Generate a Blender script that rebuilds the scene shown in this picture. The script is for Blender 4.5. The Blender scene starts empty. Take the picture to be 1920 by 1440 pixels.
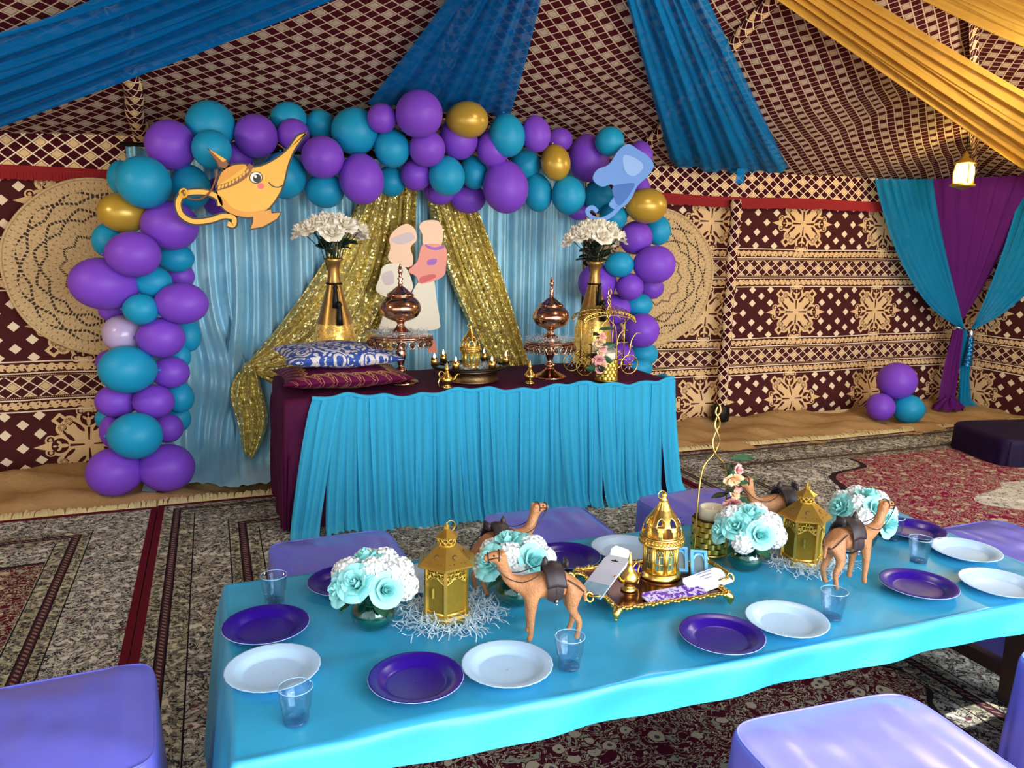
import bpy, math, random
from math import sin, cos, pi, radians, sqrt, atan2, floor
from mathutils import Vector, Matrix
random.seed(7)
SC = bpy.context.scene
COL = SC.collection

# ------------------------------------------------------------------ camera
F = 1480.0; EYE = Vector((0, 0, 1.6))
_p = math.atan(269/F); _r = math.atan(.0177); _t = radians(20.8)
_f = Vector((sin(_t)*cos(_p), cos(_t)*cos(_p), -sin(_p)))
_R0 = Vector((cos(_t), -sin(_t), 0)); _U0 = _R0.cross(_f)
_R = cos(_r)*_R0 + sin(_r)*_U0
_U = -sin(_r)*_R0 + cos(_r)*_U0
cam = bpy.data.cameras.new('camera'); cam.sensor_width = 36; cam.lens = 36*F/1920; cam.clip_start = .02
camo = bpy.data.objects.new('camera', cam); COL.objects.link(camo)
camo.matrix_world = Matrix(((_R.x, _U.x, -_f.x, EYE.x), (_R.y, _U.y, -_f.y, EYE.y), (_R.z, _U.z, -_f.z, EYE.z), (0, 0, 0, 1)))
SC.camera = camo

def ray(x, y): return _f + _R*((x-960)/F) + _U*((720-y)/F)
def onz(x, y, z):                                   # surveyed point on a level plane
    d = ray(x, y); return EYE + d*((z-EYE.z)/d.z)
def ony(x, y, Y):                                   # surveyed point on a plane parallel to the back wall
    d = ray(x, y); return EYE + d*(Y/d.y)
def onp(x, y, p0, n):
    d = ray(x, y); n = Vector(n); return EYE + d*((Vector(p0)-EYE).dot(n)/d.dot(n))

# ------------------------------------------------------------------ world, lights, exposure
SC.view_settings.view_transform = 'Standard'; SC.view_settings.look = 'None'
SC.view_settings.gamma = 1; SC.view_settings.use_curve_mapping = False
SC.view_settings.exposure = 0.35
SC.cycles.max_bounces = 10; SC.cycles.transparent_max_bounces = 24; SC.cycles.diffuse_bounces = 5
SC.cycles.sample_clamp_indirect = 6
w = bpy.data.worlds.new('daylight'); SC.world = w; w.use_nodes = True
bg = w.node_tree.nodes['Background']; bg.inputs[0].default_value = (.80, .90, 1.0, 1); bg.inputs[1].default_value = 1.6

def area(name, loc, target, sx, sy, power, color):
    l = bpy.data.lights.new(name, 'AREA'); l.shape = 'RECTANGLE'; l.size = sx; l.size_y = sy; l.energy = power; l.color = color
    o = bpy.data.objects.new(name, l); COL.objects.link(o); o.location = loc
    o.rotation_euler = (Vector(target)-Vector(loc)).to_track_quat('-Z', 'Y').to_euler(); return o
area('daylight_opening', (2.8, -2.4, 1.9), (1.6, 4.0, .7), 5.0, 2.6, 330, (.90, .95, 1.0))
sun = bpy.data.lights.new('sun', 'SUN'); sun.energy = 6.0; sun.angle = radians(1.2); sun.color = (1, .97, .92)
suno = bpy.data.objects.new('sun', sun); COL.objects.link(suno)
suno.rotation_euler = Vector((-.30, .48, -1.0)).to_track_quat('-Z', 'Y').to_euler()
def warm(name, loc, power, r=.12, color=(1, .84, .62)):
    l = bpy.data.lights.new(name, 'POINT'); l.energy = power; l.color = color; l.shadow_soft_size = r
    o = bpy.data.objects.new(name, l); COL.objects.link(o); o.location = loc; return o
warm('tent_lamp_left', (-2.2, 3.6, 2.3), 55)
warm('tent_lamp_middle', (2.4, 3.0, 2.9), 38)
warm('tent_lamp_right', (5.4, 3.4, 2.5), 60)

# ------------------------------------------------------------------ node expressions
NT = None
class X:
    def __init__(s, k): s.k = k
    def __add__(a, b): return M('ADD', a, b)
    __radd__ = __add__
    def __sub__(a, b): return M('SUBTRACT', a, b)
    def __rsub__(a, b): return M('SUBTRACT', b, a)
    def __mul__(a, b): return M('MULTIPLY', a, b)
    __rmul__ = __mul__
    def __truediv__(a, b): return M('DIVIDE', a, b)
    def __rtruediv__(a, b): return M('DIVIDE', b, a)
    def __lt__(a, b): return M('LESS_THAN', a, b)
    def __gt__(a, b): return M('GREATER_THAN', a, b)
def plug(sock, v):
    if isinstance(v, X): NT.links.new(v.k, sock)
    elif isinstance(v, (tuple, list)): sock.default_value = tuple(v) if len(v) == len(sock.default_value) else tuple(v)+(1,)
    else: sock.default_value = v
def M(op, *a):
    n = NT.nodes.new('ShaderNodeMath'); n.operation = op
    for i, v in enumerate(a): plug(n.inputs[i], v)
    return X(n.outputs[0])
def Abs(a): return M('ABSOLUTE', a)
def Sqrt(a): return M('SQRT', a)
def Sin(a): return M('SINE', a)
def Fl(a): return M('FLOOR', a)
def Fr(a): return a-Fl(a)
def Mn(a, b): return M('MINIMUM', a, b)
def Mx(a, b): return M('MAXIMUM', a, b)
def And(a, b): return a*b
def Or(*a):
    r = a[0]
    for b in a[1:]: r = Mx(r, b)
    return r
def Not(a): return 1-a
def At2(a, b): return M('ARCTAN2', a, b)
def rep(a, p, c=0.0):                               # repeat with period p, zero at c
    t = (a-(c-p/2))/p
    return (Fr(t)-.5)*p
def dist(a, b): return Sqrt(a*a+b*b)
def xyz(kind='Object'):
    n = NT.nodes.new('ShaderNodeTexCoord'); s = NT.nodes.new('ShaderNodeSeparateXYZ'); NT.links.new(n.outputs[kind], s.inputs[0])
    return X(s.outputs[0]), X(s.outputs[1]), X(s.outputs[2]), X(n.outputs[kind])
def comb(a, b, c):
    n = NT.nodes.new('ShaderNodeCombineXYZ')
    for i, v in enumerate((a, b, c)): plug(n.inputs[i], v)
    return X(n.outputs[0])
def noise(v, scale, detail=2, rough=.5, dist_=0.0):
    n = NT.nodes.new('ShaderNodeTexNoise'); plug(n.inputs['Vector'], v); n.inputs['Scale'].default_value = scale
    n.inputs['Detail'].default_value = detail; n.inputs['Roughness'].default_value = rough; n.inputs['Distortion'].default_value = dist_
    return X(n.outputs[0])
def voro(v, scale, out='Distance', feat='F1', rnd=1.0):
    n = NT.nodes.new('ShaderNodeTexVoronoi'); n.feature = feat; plug(n.inputs['Vector'], v); n.inputs['Scale'].default_value = scale
    n.inputs['Randomness'].default_value = rnd
    return X(n.outputs[out])
def mix(f, a, b):
    n = NT.nodes.new('ShaderNodeMix'); n.data_type = 'RGBA'; plug(n.inputs[0], f); plug(n.inputs[6], a); plug(n.inputs[7], b); return X(n.outputs[2])
def bump(h, strength=.3, d=.01):
    n = NT.nodes.new('ShaderNodeBump'); plug(n.inputs['Height'], h); n.inputs['Strength'].default_value = strength; n.inputs['Distance'].default_value = d; return X(n.outputs[0])
def lin(c):
    if isinstance(c, str): c = tuple(int(c[i:i+2], 16)/255 for i in (0, 2, 4))
    return tuple((v/12.92 if v <= .04045 else ((v+.055)/1.055)**2.4) for v in c[:3])+(1,)
def newmat(name):
    global NT
    m = bpy.data.materials.new(name); m.use_nodes = True; NT = m.node_tree
    return m, NT.nodes['Principled BSDF']
def finish(shader_socket):
    NT.links.new(shader_socket, NT.nodes['Material Output'].inputs[0])
def simple(name, c, rough=.5, metal=0.0, vary=.12, scale=20, spec=.5, sheen=0.0, bumpy=0.0, bscale=60, sss=0.0, coat=0.0):
    m, b = newmat(name); c = lin(c); x, y, z, v = xyz()
    if vary:
        f = noise(v, scale, 3)
        plug(b.inputs['Base Color'], mix(f, tuple(k*(1-vary) for k in c[:3]), tuple(min(1, k*(1+vary)) for k in c[:3])))
    else: b.inputs['Base Color'].default_value = c
    b.inputs['Roughness'].default_value = rough; b.inputs['Metallic'].default_value = metal
    b.inputs['Specular IOR Level'].default_value = spec
    if sheen: b.inputs['Sheen Weight'].default_value = sheen; b.inputs['Sheen Roughness'].default_value = .4
    if coat: b.inputs['Coat Weight'].default_value = coat; b.inputs['Coat Roughness'].default_value = .1
    if sss: b.inputs['Subsurface Weight'].default_value = sss; b.inputs['Subsurface Scale'].default_value = .01
    if bumpy: plug(b.inputs['Normal'], bump(noise(v, bscale, 4), bumpy, .005))
    return m
def sheer(name, c, alpha, weave=220.0, trans=.45, vary=.25):
    m, b = newmat(name); c = lin(c); x, y, z, v = xyz()
    n = NT.nodes
    f = noise(v, 3.0, 3)
    colr = mix(f, tuple(k*(1-vary) for k in c[:3]), tuple(min(1, k*(1+vary)) for k in c[:3]))
    d = n.new('ShaderNodeBsdfDiffuse'); t = n.new('ShaderNodeBsdfTranslucent'); tr = n.new('ShaderNodeBsdfTransparent')
    plug(d.inputs[0], colr); plug(t.inputs[0], colr)
    m1 = n.new('ShaderNodeMixShader'); m1.inputs[0].default_value = trans
    NT.links.new(d.outputs[0], m1.inputs[1]); NT.links.new(t.outputs[0], m1.inputs[2])
    m2 = n.new('ShaderNodeMixShader')
    plug(m2.inputs[0], M('MULTIPLY_ADD', noise(v, weave, 1), .35, alpha-.175))
    NT.links.new(tr.outputs[0], m2.inputs[1]); NT.links.new(m1.outputs[0], m2.inputs[2])
    finish(m2.outputs[0]); return m
def clearplastic(name, tint, alpha=.22, rough=.05):
    m, b = newmat(name); n = NT.nodes
    tr = n.new('ShaderNodeBsdfTransparent'); tr.inputs[0].default_value = lin(tint)
    g = n.new('ShaderNodeBsdfGlossy'); g.inputs['Roughness'].default_value = rough
    lw = n.new('ShaderNodeLayerWeight'); lw.inputs[0].default_value = .25
    mx_ = n.new('ShaderNodeMixShader'); plug(mx_.inputs[0], X(lw.outputs[1])*.55+alpha*.3)
    NT.links.new(tr.outputs[0], mx_.inputs[1]); NT.links.new(g.outputs[0], mx_.inputs[2])
    finish(mx_.outputs[0]); return m

# ---- woven tent cloth -------------------------------------------------------
DARK = lin('431019'); BEI = lin('EBC48E'); LINE = lin('F7E0BC')
def lattice(x, z, w=.095, h=.075, line=.062):
    i = x/w+z/h; j = x/w-z/h
    fi = Abs(Fr(i)-.5); fj = Abs(Fr(j)-.5); e = Mx(fi, fj)
    light = And(Fr(Fl(i)/2) < .25, Fr(Fl(j)/2) < .25)
    rim = And(e > .5-line-.075, e < .5-line-.03)
    return e > .5-line, And(light, Not(rim))
def tent_wall(name, ax='x', off=0.0):
    m, b = newmat(name); x, y, z, v = xyz()
    if ax == 'y': x = y
    n0 = noise(comb(x, 0.0, z), 1.1, 2)-.5
    x = x+off; z = z+n0*.03
    px = rep(x, 1.0, .15); pz = rep(z, .82, .98)
    a_ = Abs(px)*.90; q_ = Abs(pz)*.95
    a = Mx(a_, q_); c = Mn(a_, q_); r = dist(a, c); ang = At2(c, a)
    A = a/.285; C = c/.285; R_ = dist(A, C)
    L = Or(R_ < .57, dist(A-.50, C-.37) < .145, (Abs(A-.555)+Abs(C-.555)) < .17, dist(A-.74, C-.13) < .105, And(And(A > .5, A < .82), C < .09), And(A > .72, ((A-.72)/.34+C/.11) < 1), dist(A-.56, C) < .235)
    fleur = Or(dist((A-.50)/2.6, C) < .040, dist((A-.575)-(C-.07)*.6, (C-.07)*.75) < .034, dist((A-.66)/1.8, C) < .022)
    ca, sa = cos(.75), sin(.75)
    vl = dist(((A-.37)*ca+(C-.17)*sa)/3.0, (C-.17)*ca-(A-.37)*sa) < .040
    vl2 = dist(((A-.47)*cos(.95)+(C-.27)*sin(.95))/2.6, (C-.27)*cos(.95)-(A-.47)*sin(.95)) < .024
    fd = dist(A-.56, C)
    fan = And(And(dist(A-.515, C-.385) < .085, dist(A-.515, C-.385) > .025), Sin(At2(C-.385, A-.515)*13) > .1)
    hole = Or(And(fd < .165, Not(fleur)), (Abs(A-.555)+Abs(C-.555)) < .080, And(And(Abs(dist(A-.74, C-.14)-.052) < .017, C > .10), A > .66),
              And(C < .010+A*.05, And(A > .09, A < .37)), vl, vl2, fan,
              And(And(Abs(R_-.57) < .012, C < A*.9), And(C > A*.72, A > .3)))
    med = And(L, Not(hole))
    d1 = rep(x-.65, 1.0); ad = Abs(d1); zz = Abs(pz)
    def dia(cx, cz): return (Abs(ad-cx)/.038+Abs(zz-cz)/.034) < 1
    dots = Or(dia(.0, .088), dia(.205, .088), dia(.0, .21), dia(.205, .21), dia(.103, 0.0), dia(.103, .15))
    az = Abs(pz)
    sx = rep(x, .058); sx2 = rep(x, .116)
    hk = (az-.277)
    scroll = Or(dist(sx, hk) < .0235, dist(Abs(sx2)-.02, hk-.014) < .016, And(Abs(hk+.01) < .004, az < .32))
    scroll = And(scroll, Not(dist(sx-.012, hk-.012) < .0065))
    lines = Or(Abs(az-.239) < .0045, Abs(az-.318) < .0045, And(Abs(az-.334) < .003, Fr(x/.012) < .5))
    ln, lt = lattice(x, rep(z, .82, .57))
    band = az > .342
    inband = And(band, Or(ln, lt))
    zone_s = And(az > .246, az < .312)
    f = Or(med, And(dots, az < .235), And(scroll, zone_s), lines, inband)
    wv = noise(comb(x*900, z*900, 0.0), 1, 1)
    colr = mix(f, DARK, BEI); colr = mix(And(And(dots, az < .235), Not(med)), colr, LINE)
    colr = mix(Or(And(lines, az < .33), And(band, ln)), colr, LINE)
    colr = mix(wv*.22, colr, (.16, .09, .05, 1))
    plug(b.inputs['Base Color'], colr); b.inputs['Roughness'].default_value = .9; b.inputs['Specular IOR Level'].default_value = .1
    plug(b.inputs['Normal'], bump(noise(comb(x, 0.0, z), 7, 3)*.8+f*.12, .35, .02))
    return m
def tent_lattice(name, mode='xz', k=1.0, shade=1.0):
    m, b = newmat(name); x, y, z, v = xyz('UV' if mode == 'uv' else 'Object')
    if mode == 'uv': p, q = x, y
    elif mode == 'xz': p, q = x, z
    elif mode == 'yx': p, q = y, x*1.07
    else: p, q = x, y*1.118                        # along the roof slope
    lit_, lin_ = (lin('B3A28E'), lin('C4AF97')) if shade < 1 else (BEI, LINE)  # greyer copy for the roof: cooler, dimmer light put into the cloth colour
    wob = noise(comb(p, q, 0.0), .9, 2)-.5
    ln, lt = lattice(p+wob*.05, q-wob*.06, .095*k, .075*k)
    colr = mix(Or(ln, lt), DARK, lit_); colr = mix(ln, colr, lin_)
    plug(b.inputs['Base Color'], colr); b.inputs['Roughness'].default_value = .9; b.inputs['Specular IOR Level'].default_value = .1
    plug(b.inputs['Normal'], bump(noise(comb(p, q, 0.0), 6, 3), .3, .02))
    return m

# ---- rugs ---------------------------------------------------------------------
def rug_mat(name, hw, hl, field, fcx, fcy, frx, fry, ground='B3AFA2', dens=1.0, core=None, first=True, s0=.38):
    m, b = newmat(name); x, y, z, v = xyz()
    w1 = noise(comb(x, y, 0.0), 5*dens, 3)-.5; w2 = noise(comb(x+7.3, y-2.1, 0.0), 5*dens, 3)-.5
    dx = x+w1*.10; dy = y+w2*.10
    arab = noise(comb(dx, dy, 1.7), 15*dens, 3, .6, 1.2)
    arab2 = noise(comb(dx, dy, 9.1), 26*dens, 3, .6, .8)
    fl = voro(comb(dx, dy, 0.0), 12*dens); fl2 = voro(comb(dx+3, dy, 0.0), 21*dens)
    g = lin(ground)
    busy = mix(arab > .56, g, lin('8F8B7C')); busy = mix(And(arab2 > .50, arab2 < .555), busy, lin('2B2B35'))
    busy = mix(fl2 < .17, busy, lin('343642')); busy = mix(fl < .16, busy, lin('6B3A44')); busy = mix(And(arab > .44, arab < .47), busy, lin('3A3D3A'))
    busy = mix(arab2 < .40, busy, lin('CFCABB'))
    th = At2(y-fcy, x-fcx)
    rr = dist((x-fcx)/frx, (y-fcy)/fry)+Sin(th*16)*.045+Sin(th*8)*.05+w1*.05
    flw = Or(fl < .27, And(arab2 > .50, arab2 < .54))
    mf = mix(flw, lin(field), lin('B5A68C')); mf = mix(fl < .10, mf, lin('4A4650')); mf = mix(And(arab2 < .41, fl > .3), mf, lin('93907A'))
    e = Mn(hw-Abs(x), hl-Abs(y)); s = x+y
    rr = Mx(rr, (1-(e > s0+.165))*2)
    colr = mix(rr < 1, busy, mf); colr = mix(And(rr > .985, rr < 1.012), colr, lin('2A2026'))
    if core:
        r2 = dist((x-core[0])/core[2], (y-core[1])/core[3])+Sin(At2(y-core[1], x-core[0])*10)*.08+w2*.1
        colr = mix(r2 < 1, colr, mix(And(arab2 > .52, arab2 < .57), lin('C9C3B4'), lin('6E7078')))
    def stripe(a, c_, cA, cB=None, per=.05):
        nonlocal colr
        k = And(e > a, e < c_)
        cc = lin(cA) if cB is None else mix(And(Abs(rep(s, per)) < per*.22, Abs(e-(a+c_)/2) < (c_-a)*.28), lin(cA), lin(cB))
        if cB and c_-a > .035: cc = mix(And(arab2 > .50, arab2 < .56), cc, lin('2E2C30')); cc = mix(arab2 < .41, cc, lin('BDB69E'))
        colr = mix(k, colr, cc)
    stripe(-1, .035, '5A1020')
    if first:
        stripe(.035, .085, '9C967F', '6A6658', .045); stripe(.085, .092, '15131A'); stripe(.092, .122, '43202B', '7E6F60', .028); stripe(.122, .129, '15131A')
        stripe(.129, .20, '97927A', '6C6A5C', .075); stripe(.20, .206, '15131A')
    for a_, b_, *cc_ in ((0, .006, '15131A'), (.006, .05, '9C967C', '6A6658', .05), (.05, .056, '15131A'), (.056, .090, '43202B', '7E6F60', .03), (.090, .096, '15131A'), (.096, .155, '97927A', '6C6A5C', .07), (.155, .161, '15131A')): stripe(s0+a_, s0+b_, *cc_)
    plug(b.inputs['Base Color'], colr); b.inputs['Roughness'].default_value = .95; b.inputs['Specular IOR Level'].default_value = .1
    plug(b.inputs['Normal'], bump(noise(v, 180, 2), .35, .004))
    return m

# ------------------------------------------------------------------ mesh builder
class MB:
    def __init__(s): s.v = []; s.f = []; s.uv = {}
    def grid(s, fn, nu, nv, closeu=False, closev=False, uv=False):
        b = len(s.v); cu = nu if closeu else nu+1; cv = nv if closev else nv+1
        for i in range(cu):
            for j in range(cv):
                s.v.append(tuple(fn(i/nu, j/nv)))
        for i in range(nu):
            for j in range(nv):
                i2 = (i+1) % cu if closeu else i+1; j2 = (j+1) % cv if closev else j+1
                q = (b+i*cv+j, b+i2*cv+j, b+i2*cv+j2, b+i*cv+j2)
                if uv: s.uv[len(s.f)] = ((i/nu, j/nv), ((i+1)/nu, j/nv), ((i+1)/nu, (j+1)/nv), (i/nu, (j+1)/nv))
                s.f.append(q)
        return s
    def lathe(s, prof, n=24, c=(0, 0, 0), cap=True, wob=None):
        def fn(u, v):
            k = v*(len(prof)-1); i = min(int(k+1e-6), len(prof)-1); r, z = prof[i]
            a = 2*pi*u; rr = r*(wob(a, z) if wob else 1)
            return (c[0]+rr*cos(a), c[1]+rr*sin(a), c[2]+z)
        b = len(s.v); m = len(prof)
        s.grid(fn, n, m-1, closeu=True)
        if cap:
            for j in (0, m-1):
                if prof[j][0] > 1e-4: s.f.append(tuple(b+i*m+j for i in (range(n) if j else reversed(range(n)))))
        return s
    def tube(s, pts, r, n=8, closed=False, cap=True, flat=1.0):
        pts = [Vector(p) for p in pts]; m = len(pts); rs = r if isinstance(r, (list, tuple)) else [r]*m
        b = len(s.v); up = None
        for i, p in enumerate(pts):
            if closed: t = pts[(i+1) % m]-pts[i-1]
            else: t = pts[min(i+1, m-1)]-pts[max(i-1, 0)]
            if t.length < 1e-9: t = Vector((0, 0, 1))
            t.normalize()
            if up is None:
                up = Vector((0, 0, 1)) if abs(t.z) < .9 else Vector((1, 0, 0))
            a = t.cross(up)
            if a.length < 1e-5: a = t.orthogonal()
            a.normalize(); c = a.cross(t).normalized(); up = c
            for k in range(n):
                g = 2*pi*k/n; s.v.append(tuple(p+a*(cos(g)*rs[i])+c*(sin(g)*rs[i]*flat)))
        L = m if closed else m-1
        for i in range(L):
            i2 = (i+1) % m
            for k in range(n):
                k2 = (k+1) % n; s.f.append((b+i*n+k, b+i*n+k2, b+i2*n+k2, b+i2*n+k))
        if cap and not closed:
            s.f.append(tuple(b+k for k in reversed(range(n)))); s.f.append(tuple(b+(m-1)*n+k for k in range(n)))
        return s
    def box(s, c, d, rot=0.0, taper=1.0):
        b = len(s.v); x, y, z = d[0]/2, d[1]/2, d[2]/2; cr, sr = cos(rot), sin(rot)
        for zz, k in ((-z, 1), (z, taper)):
            for xx, yy in ((-x, -y), (x, -y), (x, y), (-x, y)):
                X_, Y_ = xx*k, yy*k; s.v.append((c[0]+X_*cr-Y_*sr, c[1]+X_*sr+Y_*cr, c[2]+zz))
        for q in ((3, 2, 1, 0), (4, 5, 6, 7), (0, 1, 5, 4), (1, 2, 6, 5), (2, 3, 7, 6), (3, 0, 4, 7)): s.f.append(tuple(b+i for i in q))
        return s
    def prism(s, pts, y0, y1):                       # outline in x,z extruded along y
        b = len(s.v); n = len(pts)
        ar = sum(pts[i][0]*pts[(i+1) % n][1]-pts[(i+1) % n][0]*pts[i][1] for i in range(n))
        if ar < 0: pts = list(reversed(pts))
        for y in (y0, y1):
            for p in pts: s.v.append((p[0], y, p[1]))
        s.f.append(tuple(b+i for i in range(n))); s.f.append(tuple(b+n+i for i in reversed(range(n))))
        for i in range(n):
            j = (i+1) % n; s.f.append((b+j, b+i, b+n+i, b+n+j))
        return s
    def ball(s, c, r, nu=16, nv=10):
        r = r if isinstance(r, (tuple, list)) else (r, r, r)
        return s.grid(lambda u, v: (c[0]+r[0]*cos(2*pi*u)*sin(pi*(.002+.996*v)), c[1]+r[1]*sin(2*pi*u)*sin(pi*(.002+.996*v)), c[2]-r[2]*cos(pi*(.002+.996*v))), nu, nv, closeu=True)
    def xf(s, mat, start=0):
        for i in range(start, len(s.v)): s.v[i] = tuple(mat @ Vector(s.v[i]))
        return s
    def mesh(s, name, m, smooth=True, flip=False):
        me = bpy.data.meshes.new(name); me.from_pydata(s.v, [], s.f)
        if s.uv:
            l = me.uv_layers.new(name='UVMap')
            for p in me.polygons:
                if p.index in s.uv:
                    for k, li in enumerate(p.loop_indices): l.data[li].uv = s.uv[p.index][k]
        if smooth: me.polygons.foreach_set('use_smooth', [True]*len(me.polygons))
        me.materials.append(m); me.update(); return me
def put(name, me, parent=None, loc=(0, 0, 0), rz=0.0, rot=None, sc=None):
    o = bpy.data.objects.new(name, me); COL.objects.link(o)
    if parent: o.parent = parent
    o.location = loc; o.rotation_euler = rot if rot else (0, 0, rz)
    if sc: o.scale = sc
    return o
def part(name, mb, m, parent=None, smooth=True, **k): return put(name, mb.mesh(name, m, smooth), parent, **k)
def tag(o, label, cat, group=None, kind=None):
    o['label'] = label; o['category'] = cat
    if group: o['group'] = group
    if kind: o['kind'] = kind
    return o
def thing(name, label, cat, loc=(0, 0, 0), rz=0.0, group=None):
    o = bpy.data.objects.new(name, None); COL.objects.link(o); o.location = loc; o.rotation_euler = (0, 0, rz); o.empty_display_size = .05
    return tag(o, label, cat, group)
def struct(name, mb, m, parent=None, smooth=True):
    o = part(name, mb, m, parent, smooth)
    if not parent: o['kind'] = 'structure'
    return o
def dup(root, loc, rz=0.0, label=None, sc=None):
    c = root.copy(); COL.objects.link(c); c.location = loc; c.rotation_euler = (0, 0, rz)
    if sc: c.scale = sc
    if label: c['label'] = label
    for ch in root.children:
        d = ch.copy(); COL.objects.link(d); d.parent = c
        for g in ch.children:
            e = g.copy(); COL.objects.link(e); e.parent = d
    return c
def lerp(a, b, t): return a+(b-a)*t
def bez(a, b, c, t): return a*((1-t)**2)+b*(2*t*(1-t))+c*(t*t)
def smooth_line(pts, k=6, closed=False):
    P = [Vector(p) for p in pts]; n = len(P); out = []
    for i in range(n if closed else n-1):
        p0 = P[(i-1) % n] if closed or i > 0 else P[0]; p1 = P[i]; p2 = P[(i+1) % n]; p3 = P[(i+2) % n] if closed or i+2 < n else P[n-1]
        for j in range(k):
            t = j/k; out.append(.5*((2*p1)+(p2-p0)*t+(2*p0-5*p1+4*p2-p3)*t*t+(3*p1-p0-3*p2+p3)*t**3))
    if not closed: out.append(P[-1])
    return out
# ------------------------------------------------------------------ materials
LATEX = {'purple': simple('purple_latex', '7C45C6', .46, vary=.05, spec=.3, sss=.15), 'teal': simple('teal_latex', '1795BE', .46, vary=.05, spec=.3, sss=.15),
         'gold': simple('gold_latex', 'C09A36', .30, metal=.25, vary=.08), 'lilac': simple('pearl_latex', 'B9A5CB', .26, vary=.06, spec=.6)}
GOLD = simple('gold_metal', 'E9C468', .27, 1, .10, 30)
BRASS = simple('brushed_brass', 'DCB857', .36, .95, .14, 40, bumpy=.08, bscale=120)
ROSEG = simple('rose_gold', 'CFA084', .13, 1, .08, 20)
ANTIQ = simple('antique_bronze', '6B5236', .38, 1, .45, 60, bumpy=.35, bscale=90)
BLACKI = simple('black_iron', '181614', .45, .6, .2)
WOODD = simple('dark_wood', '4A3526', .6, vary=.35, scale=12)
TURQ_SATIN = simple('turquoise_satin', '349EC7', .30, vary=.06, spec=.45, bumpy=.10, bscale=5)
LAV_SATIN = simple('lavender_satin', '6C6CD4', .26, vary=.08, spec=.6, bumpy=.10, bscale=7)
BURG = simple('burgundy_velvet', '470A30', .75, vary=.15, spec=.15)
DKPURP = simple('dark_purple_velvet', '16042A', .6, vary=.2, spec=.2)
TULLE = sheer('blue_tulle', '48C4EA', .84, 260, .3, .10)
CHIFB = sheer('blue_chiffon', '0B74C2', .86, 240, .35, .18)
CHIFC = sheer('blue_chiffon_light', '0E86CC', .84, 240, .35, .18)
CHIFY = sheer('yellow_chiffon', 'E0B252', .90, 240, .35, .15)
CHIFT = sheer('teal_chiffon', '1C90BE', .88, 240, .3, .15)
CHIFP = sheer('plum_chiffon', '6A2676', .95, 240, .25, .2)
REDTRIM = simple('red_fringe', '8E1519', .9, vary=.25, scale=80)
CREAMF = simple('cream_fringe', 'CDBB86', .95, vary=.2, scale=60)
PLATE_P = simple('purple_card', '24037F', .30, vary=.04)
PLATE_W = simple('pale_card', 'B2D0EB', .32, vary=.02)
CUP = clearplastic('clear_blue_plastic', 'F0F7FD', .12)
GLASS_T = clearplastic('teal_glass', 'A6DED6', .22)
LEATHER = simple('tan_leather', 'B47A4C', .5, vary=.42, scale=45, bumpy=.6, bscale=160)
DKLEATH = simple('dark_leather', '2E2224', .5, vary=.2)
AQUA_P = simple('aqua_petal', '9DE4E2', .75, vary=.12, scale=40, sss=.1)
WHITE_P = simple('white_petal', 'EEF1EF', .8, vary=.05, sss=.1)
CREAM_P = simple('cream_petal', 'F6F0DE', .8, vary=.06)
PINK_P = simple('pink_petal', 'E7A6A0', .75, vary=.22, scale=60)
PEACH_P = simple('peach_petal', 'F0CDA0', .75, vary=.15, scale=60)
LEAFM = simple('green_leaf', '2E5A3C', .5, vary=.3)
LEAFD = simple('dark_leaf', '1A2B1C', .5, vary=.3)
SHRED = simple('pale_blue_paper_shred', 'D3E8F5', .6, vary=.15, scale=90)
CANDLE = simple('ivory_wax', 'E6DCC2', .5, vary=.03, sss=.3)
WHITEP = simple('white_print_card', 'D9DCEC', .5, vary=.05)

def sequin(name, c, k=95, amt=.75):
    m, b = newmat(name); x, y, z, v = xyz(); n = NT.nodes
    vc = n.new('ShaderNodeTexVoronoi'); vc.inputs['Scale'].default_value = k; NT.links.new(v.k, vc.inputs['Vector'])
    sub = n.new('ShaderNodeVectorMath'); sub.operation = 'SUBTRACT'; NT.links.new(vc.outputs['Color'], sub.inputs[0]); sub.inputs[1].default_value = (.5, .5, .5)
    scl = n.new('ShaderNodeVectorMath'); scl.operation = 'SCALE'; NT.links.new(sub.outputs[0], scl.inputs[0]); scl.inputs['Scale'].default_value = amt
    g = n.new('ShaderNodeNewGeometry'); ad = n.new('ShaderNodeVectorMath'); ad.operation = 'ADD'
    NT.links.new(g.outputs['Normal'], ad.inputs[0]); NT.links.new(scl.outputs[0], ad.inputs[1])
    nm = n.new('ShaderNodeVectorMath'); nm.operation = 'NORMALIZE'; NT.links.new(ad.outputs[0], nm.inputs[0])
    NT.links.new(nm.outputs[0], b.inputs['Normal'])
    c = lin(c); plug(b.inputs['Base Color'], mix(voro(v, k), c, tuple(q*.55 for q in c[:3])))
    b.inputs['Metallic'].default_value = .65; b.inputs['Roughness'].default_value = .25
    return m
SEQ = sequin('gold_sequins', 'FFEC96', 85, .95)
SEQB = sequin('teal_sequins', '1A6FA0', 120, .6)

def velvet_shimmer():
    m, b = newmat('ice_blue_crushed_satin'); x, y, z, v = xyz()
    f = noise(comb(x*3, y, z*1.2), 3.0, 4, .6)
    top = mix(f, lin('4CA3C4'), lin('B9E0EA')); 
    plug(b.inputs['Base Color'], top); b.inputs['Roughness'].default_value = .46; b.inputs['Metallic'].default_value = .25
    b.inputs['Sheen Weight'].default_value = .3
    plug(b.inputs['Normal'], bump(noise(v, 60, 4)+noise(comb(x*4, y, z), 4, 3), .28, .01)); return m
ICE = velvet_shimmer()

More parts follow.
